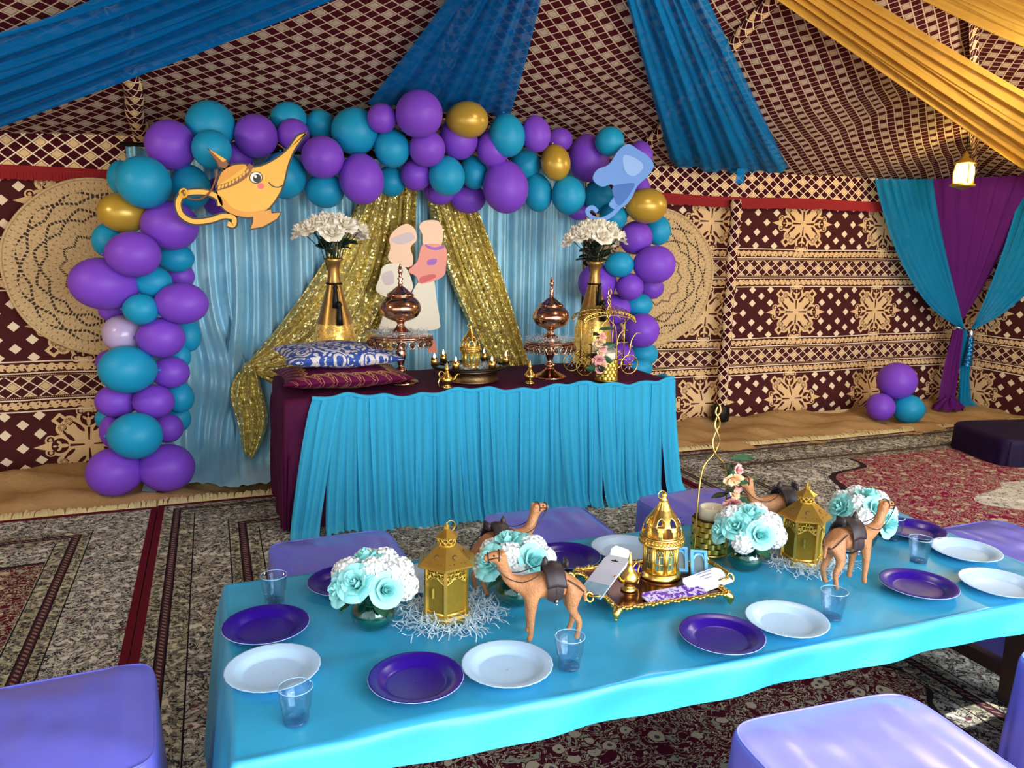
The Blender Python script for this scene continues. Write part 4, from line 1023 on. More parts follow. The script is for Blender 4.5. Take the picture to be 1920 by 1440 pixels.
q = onz(993, 719, TZ+.006); teapot('small gold teapot on the burgundy cloth left of the right cake stand', (q.x, q.y, TZ+.006), radians(70), .95)
# ---- bronze tray with candles
q = onz(884, 700, TZ+.05); bt = thing('bronze_stand', 'low antique bronze round stand with a wide candle ring', 'tray', (q.x, q.y+.02, TZ+.006))
part('drum', MB().lathe([(.004, 0), (.172, 0), (.178, .006), (.168, .014), (.168, .064), (.178, .072), (.166, .076), (.004, .076)], 40, wob=lambda a, z: 1+(.012*sin(14*a) if .013 < z < .066 else 0)), ANTIQ, bt)
part('candle_ring', MB().tube([(.225*cos(2*pi*k/48), .19*sin(2*pi*k/48), .086) for k in range(48)], .014, 8, closed=True, flat=.6), BLACKI, bt)
for k in range(6): part('arm', MB().tube([(.12*cos(2*pi*(k+.3)/6), .12*sin(2*pi*(k+.3)/6), .074), (.17*cos(2*pi*(k+.3)/6), .15*sin(2*pi*(k+.3)/6), .08), (.225*cos(2*pi*(k+.3)/6), .19*sin(2*pi*(k+.3)/6), .086)], .006, 6), BLACKI, bt)
flame = bpy.data.materials.new('candle_flame'); flame.use_nodes = True; flame.node_tree.nodes['Principled BSDF'].inputs['Emission Color'].default_value = (1, .72, .35, 1); flame.node_tree.nodes['Principled BSDF'].inputs['Emission Strength'].default_value = 3.5
for k, (nm, ang) in enumerate((('at the left end', 175), ('at the front left', 232), ('at the front right', 290), ('at the right end', 355), ('at the back right', 52), ('at the back left', 125))):
    a = radians(ang); t = thing('tealight_candle', 'small gold cup candle %s of the bronze candle ring' % nm, 'candle', (q.x+.225*cos(a), q.y+.02+.19*sin(a), TZ+.006+.094), 0, 'candles on the bronze ring')
    part('cup', MB().lathe([(.004, 0), (.021, 0), (.023, .05), (.020, .05), (.019, .044), (.004, .044)], 14), GOLD, t)
    part('flame', MB().lathe([(.003, .044), (.007, .054), (.005, .068), (.001, .078)], 8), flame, t)
nest('paper_shred', 'pale blue paper shred on the bronze stand', (q.x, q.y+.02, TZ+.083), .05, .155, 320, .025)
domed_lantern('small gold domed lantern on the bronze stand of the dessert table', (q.x, q.y+.02, TZ+.084), .88, radians(10))

# ---- woven gold baskets with twisted handles
def basket(label, x, y, z, s=1.0, flip=1, flowers='', candle=''):
    t = thing('gold_basket', label, 'basket', (x, y, z)); t.scale = (s, s, s)
    part('base_plate', MB().lathe([(.004, 0), (.072, 0), (.074, .005), (.07, .01), (.004, .01)], 28), BRASS, t)
    n = 11; b1 = MB(); rows = 6
    for rI in range(rows):
        for k in range(n):
            a = 2*pi*(k+.5*(rI % 2))/n; rr = .068; z0 = .012+rI*.021
            def fn(u, v, a=a, z0=z0):
                g = a+(u-.5)*2*pi/n*1.25; ro = rr+.010*sin(pi*u)-.005; return (ro*cos(g), ro*sin(g), z0+.0185*v+.0)
            w_ = MB(); b1.grid(fn, 5, 2)
    part('woven_strips', b1, BRASS, t)
    part('liner', MB().lathe([(.060, .01), (.061, .14), (.058, .14), (.056, .012)], 28), simple('dark_gold', '4A3A18', .5, .8), t) if 'dark_gold' not in bpy.data.materials else part('liner', MB().lathe([(.060, .01), (.061, .14), (.058, .14), (.056, .012)], 28), bpy.data.materials['dark_gold'], t)
    pA = [(-.074*flip, -.01, .0), (-.072*flip, -.01, .18), (-.058*flip, 0, .30), (-.042*flip, 0, .355), (-.012*flip, 0, .385), (.010*flip, .005, .41), (.016*flip, 0, .44), (.002*flip, -.006, .47), (-.010*flip, 0, .50), (.000, .005, .53), (.012*flip, 0, .555), (.004*flip, 0, .585)]
    pB = [(.074*flip, .01, .0), (.072*flip, .01, .18), (.058*flip, 0, .30), (.046*flip, 0, .345), (.016*flip, 0, .375), (-.008*flip, -.005, .40), (-.015*flip, 0, .435), (-.002*flip, .006, .47), (.012*flip, 0, .50), (.002, -.005, .53), (-.010*flip, 0, .55), (-.004*flip, 0, .575)]
    for pp in (pA, pB): part('twisted_handle', MB().tube(smooth_line(pp, 4), .0038, 7), GOLD, t)
    c = thing('pillar_candle', candle, 'candle', (x+.004*s, y, z+.108*s)); c.scale = (s*1.15, s*1.15, s*1.15)
    part('wax', MB().lathe([(.004, 0), (.042, 0), (.043, .06), (.041, .064), (.036, .062), (.030, .048), (.018, .04), (.004, .038)], 24), CANDLE, c)
    part('wick_flame', MB().lathe([(.002, .037), (.006, .045), (.004, .06), (.001, .066)], 8), CANDLE, c)
    f = thing('flower_garland', flowers, 'flowers', (x+.070*flip*s, y-.005*s, z+.09*s)); f.scale = (s*1.35, s*1.35, s*1.15)
    for i in range(7):
        o = put('blossom', ROSE_PK if i % 2 == 0 else ROSE_PE, f, (.012*sin(i*2.1)+.006, -.016+.008*cos(i*1.7), .04+i*.028), sc=(.020+.008*((i*7) % 3)/2,)*3); aim(o, (.4*sin(i*2.3), -1, .5*cos(i*1.9)), i)
    for i in range(14):
        o = put('leaf', LEAF_G if i % 3 else LEAF_D, f, (.004*sin(i), 0, .015+i*.017), sc=(.05+.012*(i % 3),)*3); aimx(o, (cos(i*2.4), -.5+sin(i*2.4)*.6, .3*sin(i)), i)
    return t
q = onz(1145, 716, TZ+.006)
basket('gold woven basket with twisted handle at the right end of the dessert table', q.x, q.y+.06, TZ+.006, .98, 1, 'pink and peach flower garland on the left side of the dessert table basket', 'ivory pillar candle in the dessert table basket')
for o in COL.objects:
    if o.get('label', '').startswith('pink and peach flower garland on the left'): o.location.x = q.x-.085; o.location.z = TZ+.03; o.location.y -= .03; o.scale = (1.5, 1.3, 1.25)
# ---- wire carriage
q2 = ony(1128, 690, 4.62); cg = thing('wire_carriage', 'gold wire carriage with scalloped canopy behind the flowered basket', 'ornament', (q2.x, 4.62, TZ+.006)); CX = .0
def wire(name, pts, r=.0035, k=5, closed=False): return part(name, MB().tube(smooth_line(pts, k, closed), r, 6, closed=closed), GOLD, cg)
zc = ony(1128, 588, 4.62).z-TZ; zt = ony(1150, 562, 4.62).z-TZ; W_ = .185
for yy in (-.09, .09):
    part('canopy_rail', MB().tube([(W_*cos(pi*k/20)*(1.0), yy, zc-.045+.06*sin(pi*k/20)) for k in range(21)], .006, 6), GOLD, cg)
    part('canopy_rail', MB().tube([(W_*.95*cos(pi*k/20), yy, zc-.06+.05*sin(pi*k/20)) for k in range(21)], .003, 6), GOLD, cg)
sc_ = MB()
for k in range(22):
    a = pi*k/21; sc_.tube([(W_*cos(a), -.09, zc-.045+.06*sin(a)), (W_*cos(a), 0, zc-.02+.07*sin(a)), (W_*cos(a), .09, zc-.045+.06*sin(a))], .0025, 5)
    sc_.ball((W_*cos(a), -.092, zc-.055+.06*sin(a)), .008, 6, 4)
part('canopy_ribs', sc_, GOLD, cg)
for x in (-.12, .115):
    for yy in (-.08, .08): part('canopy_post', MB().tube([(x, yy, .05), (x, yy, zc-.01)], .004, 6), GOLD, cg)
def wheel(x, y, r):
    m = MB().tube([(x+r*cos(2*pi*k/24), y, r+r*sin(2*pi*k/24)) for k in range(24)], .004, 6, closed=True)
    for k in range(8): m.tube([(x, y, r), (x+r*cos(2*pi*k/8), y, r+r*sin(2*pi*k/8))], .0022, 4)
    m.ball((x, y, r), .011, 8, 6); return m
for x in (-.17, .15):
    for yy in (-.10, .10): part('wheel', wheel(x, yy, .062), GOLD, cg)
for yy in (-.09, .09):
    wire('seat_scroll', [(-.17, yy, .06), (-.15, yy, .12), (-.09, yy, .14), (.0, yy, .10), (.10, yy, .10), (.15, yy, .14), (.165, yy, .22), (.20, yy, .265), (.235, yy, .262)])
part('floor_basket', MB().grid(lambda u, v: (.10*(.6+.4*v)*cos(2*pi*u), .075*(.6+.4*v)*sin(2*pi*u), .07+.06*v), 24, 4, closeu=True), GOLD, cg)
wire('top_twist', [(.02, 0, zc+.02), (.05, 0, zc+.035), (.04, 0, zt-.01), (.02, 0, zt+.015)])
nest('paper_shred', 'pale blue paper shred in the gold wire carriage', (q2.x+.02, 4.62, TZ+.125), .0, .085, 220, .04)
# ------------------------------------------------------------------ party table
PZ = .50; PX0, PX1, PY0, PY1 = 0.0, 2.66, 1.615, 2.535
pt = thing('party_table', 'low wooden party table under the turquoise satin cloth', 'table', ((PX0+PX1)/2, (PY0+PY1)/2, 0)); hx = (PX1-PX0)/2-.015; hy = (PY1-PY0)/2-.015
part('top', MB().box((0, 0, PZ-.025), (2*hx, 2*hy, .035)), WOODD, pt, smooth=False)
for sx in (-1, 1):
    for sy in (-1, 1): part('leg', MB().box((sx*(hx-.05), sy*(hy-.12), .235), (.08, .08, .445)), WOODD, pt, smooth=False)
    part('end_rail', MB().box((sx*(hx-.05), 0, .12), (.04, 2*hy-.3, .05)), WOODD, pt, smooth=False)
def wr_(a, b):
    v = .004*sin(4.1*a+7*b+2*sin(2*a))+.0026*sin(11*a-6*b)+.002*sin(19*b+3*a+sin(5*a))+.0012*sin(33*a+14*b)
    v += .004*math.exp(-((a-1.15-.9*(b-1.8))/.05)**2)-.003*math.exp(-((b-1.95-.1*sin(2*a))/.04)**2)
    return max(-.004, v)
pc = clothgrid(PX0, PX1, PY0, PY1, PZ, .40, .12, .105, .22, 260, 110, .06, 11, .016, wr_, .012, .10)
tag(part('turquoise_tablecloth', pc, TURQ_SATIN), 'shiny turquoise satin cloth draped over the low party table', 'tablecloth')
SZ = PZ+.006
def plate_mb(R=.118):
    fl_ = lambda a, z: 1+(.006*sin(36*a) if z > .012 else 0)
    return MB().lathe([(.002, .0), (R*.60, .0), (R*.63, .0008), (R*.67, .004), (R*.78, .0135), (R*.83, .0160), (R*.97, .0195), (R, .0198), (R, .0182), (R*.96, .0175), (R*.82, .0140), (R*.77, .0110), (R*.66, .001), (R*.62, -.0012), (.002, -.0015)], 60, cap=False, wob=fl_)
PM = {'p': plate_mb().mesh('plate', PLATE_P), 'w': plate_mb().mesh('plate', PLATE_W)}
RIMW = MB().tube([(.1185*cos(2*pi*k/48), .1185*sin(2*pi*k/48), .0182) for k in range(48)], .0009, 4, closed=True).mesh('rim', PLATE_W)
for k, (x, y, c, lb) in enumerate(((499, 1175, 'p', 'deep purple paper plate at the left end of the party table, beside the left cup'), (648, 1093, 'p', 'deep purple paper plate at the back left, behind the white and aqua flowers'),
        (780, 1275, 'p', 'deep purple paper plate at the front edge between two pale blue plates'), (1353, 1193, 'p', 'deep purple paper plate in front of the gold tray'), (1722, 1099, 'p', 'deep purple paper plate at right, in front of the right hand camel'),
        (1062, 1046, 'p', 'deep purple paper plate behind the gold tray and flower bowl'), (1712, 995, 'p', 'deep purple paper plate at the back right corner of the party table'),
        (512, 1257, 'w', 'pale blue paper plate at the near left corner of the party table'), (951, 1250, 'w', 'pale blue paper plate in front of the leftward facing camel'), (1475, 1165, 'w', 'pale blue paper plate overlapping the right cup in front of the gold tray'),
        (1872, 1097, 'w', 'pale blue paper plate nearest the front right corner of the party table'), (1810, 1035, 'w', 'pale blue paper plate at the right end beside the purple stool'), (1170, 1030, 'w', 'pale blue paper plate at the back behind the domed lantern'),
        (806, 1088, 'w', 'pale blue paper plate half hidden behind the left hexagonal lantern'))):
    q = onz(x, y, SZ+.010)
    o = put('paper_plate', PM[c], None, (q.x, q.y, SZ+.0015+.0004*(k % 3)), k*1.1); tag(o, lb, 'plate', 'paper plates on the party table')
    if c == 'p': put('rim', RIMW, o)
# cups
def cup_mb():
    return MB().lathe([(.002, .0), (.028, .0), (.0285, .002), (.031, .034), (.0345, .038), (.039, .084), (.0395, .086), (.0375, .086), (.033, .040), (.0295, .036), (.027, .005), (.002, .004)], 32, cap=False)
CM = cup_mb().mesh('cup', CUP); CR = MB().tube([(.0388*cos(2*pi*k/32), .0388*sin(2*pi*k/32), .086) for k in range(32)], .0010, 5, closed=True).mesh('rim', simple('cup_rim', '9CC8EC', .15, vary=0)); CB = MB().lathe([(.002, .002), (.027, .002), (.027, .006), (.002, .006)], 24).mesh('base', clearplastic('cup_base', 'C4E0F7', .3))
for x, y, lb in ((515, 1128, 'clear plastic cup at the far left corner of the party table'), (556, 1352, 'clear plastic cup at the near left corner, in front of the pale blue plate'), (1067, 1250, 'clear plastic cup in front of the leftward facing camel'), (1560, 1158, 'clear plastic cup beneath the hind hoof of the right hand camel'), (1722, 1052, 'clear plastic cup between the two plates at the right end'), (1672, 1010, 'clear plastic cup behind the head of the right hand camel')):
    q = onz(x, y, SZ); t = thing('plastic_cup', lb, 'cup', (q.x, q.y, SZ), 0, 'plastic cups on the party table'); put('cup', CM, t); put('rim', CR, t); put('base', CB, t)
# flower bowls
bowlp = [(.004, .0), (.030, .0), (.046, .008), (.060, .028), (.064, .046), (.058, .066), (.046, .080), (.040, .086), (.038, .085), (.044, .078), (.055, .064), (.060, .046), (.056, .030), (.043, .012), (.004, .006)]
BOWL = MB().lathe(bowlp, 32, cap=False).mesh('glass_bowl', GLASS_T); WATER = MB().lathe([(.004, .008), (.042, .014), (.054, .030), (.057, .044), (.004, .044)], 24).mesh('water', simple('teal_water', '1F8A86', .2, vary=.1))
for x, y, seed, sname in ((706, 1188, 21, 'left of the left hexagonal lantern'), (975, 1143, 22, 'behind the leftward facing camel'), (1412, 1075, 23, 'right of the gold tray'), (1625, 1035, 24, 'behind the right hand camel')):
    random.seed(seed); q = onz(x, y, SZ); bx_, by_ = q.x, q.y+.045
    t = thing('glass_flower_bowl', 'round teal glass bowl %s' % sname, 'bowl', (bx_, by_, SZ)); put('glass_bowl', BOWL, t); put('water', WATER, t)
    f = thing('flower_arrangement', 'aqua rose and white blossom arrangement in the bowl %s' % sname, 'flowers', (bx_, by_, SZ+.085))
    N = 14; sm = MB()
    for i in range(N):
        c = 1-1.02*(i+.5)/N; s_ = sqrt(max(0, 1-c*c)); a = 2.39996*i+seed; d = Vector((s_*cos(a), s_*sin(a), c)); p = Vector((d.x*.088, d.y*.088, .040+d.z*.062))
        az = abs((atan2(d.y, d.x)-atan2(-by_, -bx_)+pi) % (2*pi)-pi); aq = i == 0 or (c < .62 and .30 < az < 1.15) or (az > 2.5 and c < .5); o = put('rose' if aq else 'blossom', ROSE_A if aq else FLUFF_W, f, tuple(p), sc=((.050 if aq else .045)*random.uniform(.92, 1.1),)*3); aim(o, d+Vector((0, 0, .12)), i)
        sm.tube([(d.x*.02, d.y*.02, -.055), tuple(p*.5+Vector((0, 0, -.005))), tuple(p)], .003, 5)
    part('stem', sm, LEAFM, f)
    for i in range(9):
        a = 2*pi*i/9; o = put('leaf', LEAF_G, f, (.035*cos(a), .035*sin(a), .015), sc=(.075,)*3); aimx(o, (cos(a), sin(a), -.45 if i % 2 else .2), .3)
random.seed(31)
# hexagonal lanterns
AMBER = sheer('amber_pane', 'A8913C', .78, 60, .45, .25)
def hex_lantern(label, x, y, rz):
    t = thing('hexagonal_lantern', label, 'lantern', (x, y, SZ), rz); n = 6; R = .066; h0, h1 = .016, .168
    V = [Vector((R*cos(2*pi*k/n), R*sin(2*pi*k/n), 0)) for k in range(n)]
    part('base', MB().lathe([(.004, 0), (.084, 0), (.084, .010), (.076, .010), (.074, .018), (.004, .018)], 6), BRASS, t, smooth=False)
    for k in range(n):
        a, b = V[k], V[(k+1) % n]; mid = (a+b)/2; td = (b-a).normalized(); L = (b-a).length; nn = mid.normalized(); ang = atan2(nn.y, nn.x)
        part('corner_post', MB().box((a.x, a.y, (h0+h1)/2), (.010, .010, h1-h0), atan2(a.y, a.x)), BRASS, t, smooth=False)
        part('pane', MB().box((mid.x*.95, mid.y*.95, (h0+h1)/2), (.002, L*.92, h1-h0), ang), AMBER, t, smooth=False)
        fr = MB(); fr.box((mid.x, mid.y, h0+.007), (.006, L, .014), ang); fr.box((mid.x, mid.y, h1-.004), (.006, L, .010), ang)
        def loc(s, z): p = mid+td*(s*L)+nn*.002; return (p.x, p.y, z)
        for s_ in (-.38, -.19, 0, .19, .38):
            zc = h1-.016-(.020*abs(s_)/.38)
            fr.tube([loc(s_+.085*cos(2*pi*j/10), zc+.0085*sin(2*pi*j/10)) for j in range(10)], .0022, 5, closed=True)
        for zz_ in (.020, .036): fr.tube([loc(-.46, h1-zz_), loc(.46, h1-zz_)], .0014, 4)
        for s_ in (-.40, .40): fr.tube([loc(s_+.06*cos(2*pi*j/10), h1-.040+.008*sin(2*pi*j/10)) for j in range(10)], .0022, 5, closed=True)
        fr.tube([loc(-.46, h1-.055)]+[loc(-.46+.92*j/12, h1-.030-.018*abs(cos(pi*j/12))**1.5) for j in range(13)]+[loc(.46, h1-.055)], .0026, 5)
        part('cutwork_frame', fr, BRASS, t)
    part('roof', MB().lathe([(.088, .164), (.094, .168), (.090, .172), (.032, .218), (.026, .220)], 6), BRASS, t, smooth=False)
    mo = MB()
    for k in range(n):                              # crescent and dot cut-outs on each roof face
        a = 2*pi*(k+.5)/n
        def on(r, s_): 
            zz = .172+(.088-r)/.058*.046*1.0+.0015; return Vector((r*.866*cos(a)-s_*sin(a), r*.866*sin(a)+s_*cos(a), zz))
        mo.tube([on(.062+.007*cos(b), .008*sin(b)) for b in [2.0+2.3*pi/2*j/8*1.1 for j in range(9)]], [.0006, .0012, .0018, .0022, .0024, .0022, .0018, .0012, .0006], 5)
        for s_ in (-.024, .024, -.012, .012): mo.ball(tuple(on(.078, s_)), .002, 6, 4)
    part('roof_cutout', mo, WOODD, t)
    nk = MB().lathe([(.026, .216), (.027, .220), (.027, .222)], 12); 
    for zz in (.226, .235):
        for k in range(10):
            a = 2*pi*(k+(.5 if zz > .23 else 0))/10; c = Vector((.0255*cos(a), .0255*sin(a), zz)); tg2 = Vector((-sin(a), cos(a), 0))
            nk.tube([c+tg2*.0075*cos(b)+Vector((0, 0, .0058*sin(b))) for b in [2*pi*j/8 for j in range(8)]], .0018, 4, closed=True)
    part('pierced_neck', nk, BRASS, t)
    part('cap', MB().lathe([(.024, .240), (.036, .243), (.037, .246), (.012, .262), (.007, .266), (.009, .274), (.004, .280), (.001, .282)], 6), BRASS, t, smooth=False)
    part('ring', MB().tube([(.016*cos(2*pi*k/18)+.012, 0, .272+.016*sin(2*pi*k/18)) for k in range(18)], .0016, 5, closed=True), BRASS, t)
    part('door_latch', MB().box((-R*.9, -R*.42, .09), (.006, .006, .03)), BRASS, t, smooth=False)
    return t
for x, y, lb, w in ((846, 1165, 'gold hexagonal lantern with pierced roof left of the camels', 'left'), (1520, 1062, 'gold hexagonal lantern with pierced roof behind the right hand camel', 'right')):
    q = onz(x, y, SZ); hex_lantern(lb, q.x, q.y+.05, radians(12 if w == 'left' else 30))
    nest('paper_shred', 'pale blue paper shred nest round the %s hexagonal lantern' % w, (q.x+.01, q.y+.045, SZ), .06, .135, 420, .022, .07)
# gold tray
TRX, TRY = 1.26, 2.045; tw, td = .185, .145; tzp = SZ+.034
tr = thing('gold_tray', 'ornate gold footed tray with scroll handles in the middle of the party table', 'tray', (TRX, TRY, SZ), radians(-2))
part('plate', MB().box((0, 0, .032), (2*tw, 2*td, .004)), simple('polished_bronze_plate', '7A4A30', .15, .9), tr, smooth=False)
rm = MB(); per = []
for k in range(120):
    s = k/120*4; i = int(s); f = s-i; cs = [(-tw, -td), (tw, -td), (tw, td), (-tw, td)]; a = Vector(cs[i]); b = Vector(cs[(i+1) % 4]); p = lerp(a, b, f); per.append(p)
    nn = Vector((b.y-a.y, a.x-b.x)).normalized(); rm.ball((p.x+nn.x*.006, p.y+nn.y*.006, .038+.003*sin(k*1.9)), (.0075, .0075, .006), 6, 5)
rm.tube([(p.x, p.y, .036) for p in per], .006, 6, closed=True); part('lace_rim', rm, GOLD, tr)
for sx in (-1, 1):
    for sy in (-1, 1):
        part('foot', MB().tube(smooth_line([(sx*(tw-.002), sy*(td-.002), .034), (sx*(tw+.010), sy*(td+.008), .024), (sx*(tw+.008), sy*(td+.006), .012), (sx*(tw+.012), sy*(td+.010), .004)], 4), [.016-.001*k for k in range(13)], 8), GOLD, tr)
    hp = [(sx*tw, -.075, .040), (sx*(tw+.03), -.085, .052), (sx*(tw+.055), -.07, .05), (sx*(tw+.062), -.045, .048), (sx*(tw+.066), 0, .052), (sx*(tw+.062), .045, .048), (sx*(tw+.055), .07, .05), (sx*(tw+.03), .085, .052), (sx*tw, .075, .040)]
    hm = MB().tube(smooth_line(hp, 5), .0045, 7)
    for yy in (-.072, .072): hm.tube([(sx*(tw+.060)+.012*cos(g), yy+.012*sin(g)*.6, .048+.012*sin(g)) for g in [2*pi*j/12 for j in range(12)]], .0045, 6, closed=True)
    for k in range(11): hm.ball((sx*(tw+.0655), -.05+.01*k, .051), .0085, 8, 6)
    part('scroll_handle', hm, GOLD, tr)
TT = tzp+.004
domed_lantern('gold domed lantern with window panes on the gold tray', (1.318, 2.085, TT-.003), .93, radians(8))
teapot('tiny gold spouted teapot on the gold tray, beside the leaning cards', (1.165, 2.015, TT-.003), radians(200), .82)
def card(label, c, a, b, th, rot, m, extra=None, name='card'):
    t = thing(name, label, 'card', c); t.rotation_euler = rot
    g = MB().prism([(-a/2+.012, b/2), (a/2-.012, b/2), (a/2, b/2-.014), (a/2, -b/2), (-a/2, -b/2), (-a/2, b/2-.014)], -th/2, th/2); part('sheet', g, m, t, smooth=False)
    if extra: extra(t)
    return t
def packmat():
    m, b = newmat('card_print_blue'); x, y, z, v = xyz(); f = noise(v, 40, 3)
    plug(b.inputs['Base Color'], mix(z < -.03, lin('E4E4F2'), mix(f, lin('6FA5C8'), lin('C5DDEB')))); b.inputs['Roughness'].default_value = .2; return m
PACK = packmat()
def slot(t): part('hang_slot', MB().prism([(-.014, .060), (.014, .060), (.014, .064), (.004, .064), (0, .070), (-.004, .064), (-.014, .064)], -.0025, .0025), DKLEATH, t, smooth=False)
card('white and blue hang card in clear sleeve, leaning on the gold tray left rim', (1.085, 2.03, TT+.046), .10, .165, .003, (radians(-58), radians(-10), radians(-72)), PACK, slot)
card('small white card leaning behind the tiny teapot', (1.19, 2.13, TT+.040), .068, .092, .003, (radians(-30), radians(18), radians(-20)), WHITEP)
def lines(t):
    for k in range(3): part('text_line', MB().prism([(-.02+.008*k, .03-.012*k), (.045-.010*k, .03-.012*k), (.045-.010*k, .0325-.012*k), (-.02+.008*k, .0325-.012*k)], -.0026, .0026), simple('grey_ink', '8A8796', .6), t, smooth=False)
card('grey printed card lying on the right front corner of the gold tray', (1.415, 1.965, TT+.012), .16, .075, .003, (radians(-72), radians(-4), radians(10)), WHITEP, lines)
def violet(t): pass
def vm():
    m, b = newmat('violet_print'); x, y, z, v = xyz(); plug(b.inputs['Base Color'], mix(noise(v, 30, 3, .6, 1.5) > .52, lin('D5CBEA'), lin('6A3BB4'))); b.inputs['Roughness'].default_value = .15; return m
card('clear packet with violet print lying along the front of the gold tray', (1.275, 1.935, TT+.004), .21, .055, .004, (radians(-84), 0, radians(2)), vm(), name='clear_packet')
# plastic moulds and purple trinkets on the tray
pb = simple('sky_blue_plastic', '6DB4DE', .35)
for k, (cx_, cy_, lb) in enumerate(((1.40, 2.10, 'sky blue arched plastic mould leaning right of the domed lantern'), (1.445, 2.055, 'sky blue plastic mould nearest the right handle of the gold tray'))):
    t = thing('plastic_mould', lb, 'mould', (cx_, cy_, TT+.030)); t.rotation_euler = (radians(-48), 0, radians(-28))
    fr = MB()
    for sx in (-1, 1): fr.box((sx*.022, 0, 0), (.010, .010, .085))
    fr.box((0, 0, -.040), (.052, .016, .010)); fr.box((0, 0, .040), (.052, .012, .008)); fr.tube([(.017*cos(pi*j/8), 0, .012+.020*sin(pi*j/8)) for j in range(9)], .004, 6)
    part('arch_frame', fr, pb, t, smooth=False); part('inset', MB().box((0, .003, 0), (.036, .003, .07)), simple('silver_inset', '8FA2A8', .3, .5), t, smooth=False)
pp = simple('purple_plastic', '2A0C9A', .15)
for k, (cx_, cy_, sz, lb) in enumerate(((1.215, 2.165, .024, 'glossy purple oval trinket at the back of the gold tray'), (1.235, 2.115, .020, 'glossy purple trinket just left of the domed lantern'))):
    t = thing('purple_trinket', lb, 'trinket', (cx_, cy_, TT)); part('shell', MB().ball((0, 0, sz*.7), (sz*1.4, sz, sz*.7), 14, 8), pp, t); part('clasp', MB().tube([(-.012+.012*j, -sz*.8, sz*.5+.008*sin(j*2)) for j in range(4)], .002, 5), GOLD, t)
q = onz(1335, 1038, SZ)
basket('gold woven basket with tall twisted handle on the party table', q.x, q.y+.02, SZ+.002, .93, 1, 'pink and peach flower garland on the right handle wire of the party table basket', 'ivory pillar candle in the party table basket')

# ------------------------------------------------------------------ camels
def camel_body(pose, seed):
    V = [(-.058, 0, .160, .034), (-.010, 0, .160, .040), (-.012, 0, .196, .020), (.045, 0, .162, .036), (.085, 0, .166, .023), (.114, 0, .182, .017), (.128, 0, .215, .0145), (.136, 0, .247, .0145), (.158, 0, .252, .0135), (.184, 0, .243, .0098),
         (.130, .013, .264, .0048), (.130, -.013, .264, .0048), (-.098, 0, .150, .0062), (-.104, 0, .105, .0045)]
    Ed = [(0, 1), (1, 2), (1, 3), (3, 4), (4, 5), (5, 6), (6, 7), (7, 8), (8, 9), (7, 10), (7, 11), (0, 12), (12, 13)]
    for root, chain in ((3, [(.052, .022, .125, .016), (.052, .026, .072, .0095), (.050, .026, .022, .0072), (.056, .026, .007, .0095)]), (0, [(-.066, .022, .128, .021), (-.056, .026, .096, .013), (-.078, .026, .060, .0085), (-.070, .026, .022, .0072), (-.062, .026, .007, .0098)])):
        for sy in (-1, 1):
            prev = root; off = pose.get((root, sy), 0.0)
            for i, (x, y, z, r) in enumerate(chain):
                V.append((x+off*(i/(len(chain)-1))**1.3, y*sy, z, r)); Ed.append((prev, len(V)-1)); prev = len(V)-1
    me = bpy.data.meshes.new('camel_skeleton'); me.from_pydata([v[:3] for v in V], Ed, []); o = bpy.data.objects.new('camel_skeleton', me); COL.objects.link(o)
    o.modifiers.new('skin', 'SKIN'); sv = me.skin_vertices
    if not sv: me.attributes.new('skin', 'FLOAT', 'POINT')
    for i, v in enumerate(V): me.skin_vertices[0].data[i].radius = (v[3]*1.08, v[3]*1.08)
    me.skin_vertices[0].data[0].use_root = True
    s = o.modifiers.new('sub', 'SUBSURF'); s.levels = 2; s.render_levels = 2
    dg = bpy.context.evaluated_depsgraph_get(); dg.update(); nm = bpy.data.meshes.new_from_object(o.evaluated_get(dg)); nm.name = 'body'
    bpy.data.objects.remove(o); nm.materials.clear(); nm.materials.append(LEATHER); nm.polygons.foreach_set('use_smooth', [True]*len(nm.polygons)); return nm
CAMEL = None
def ensure_skin(me):
    pass
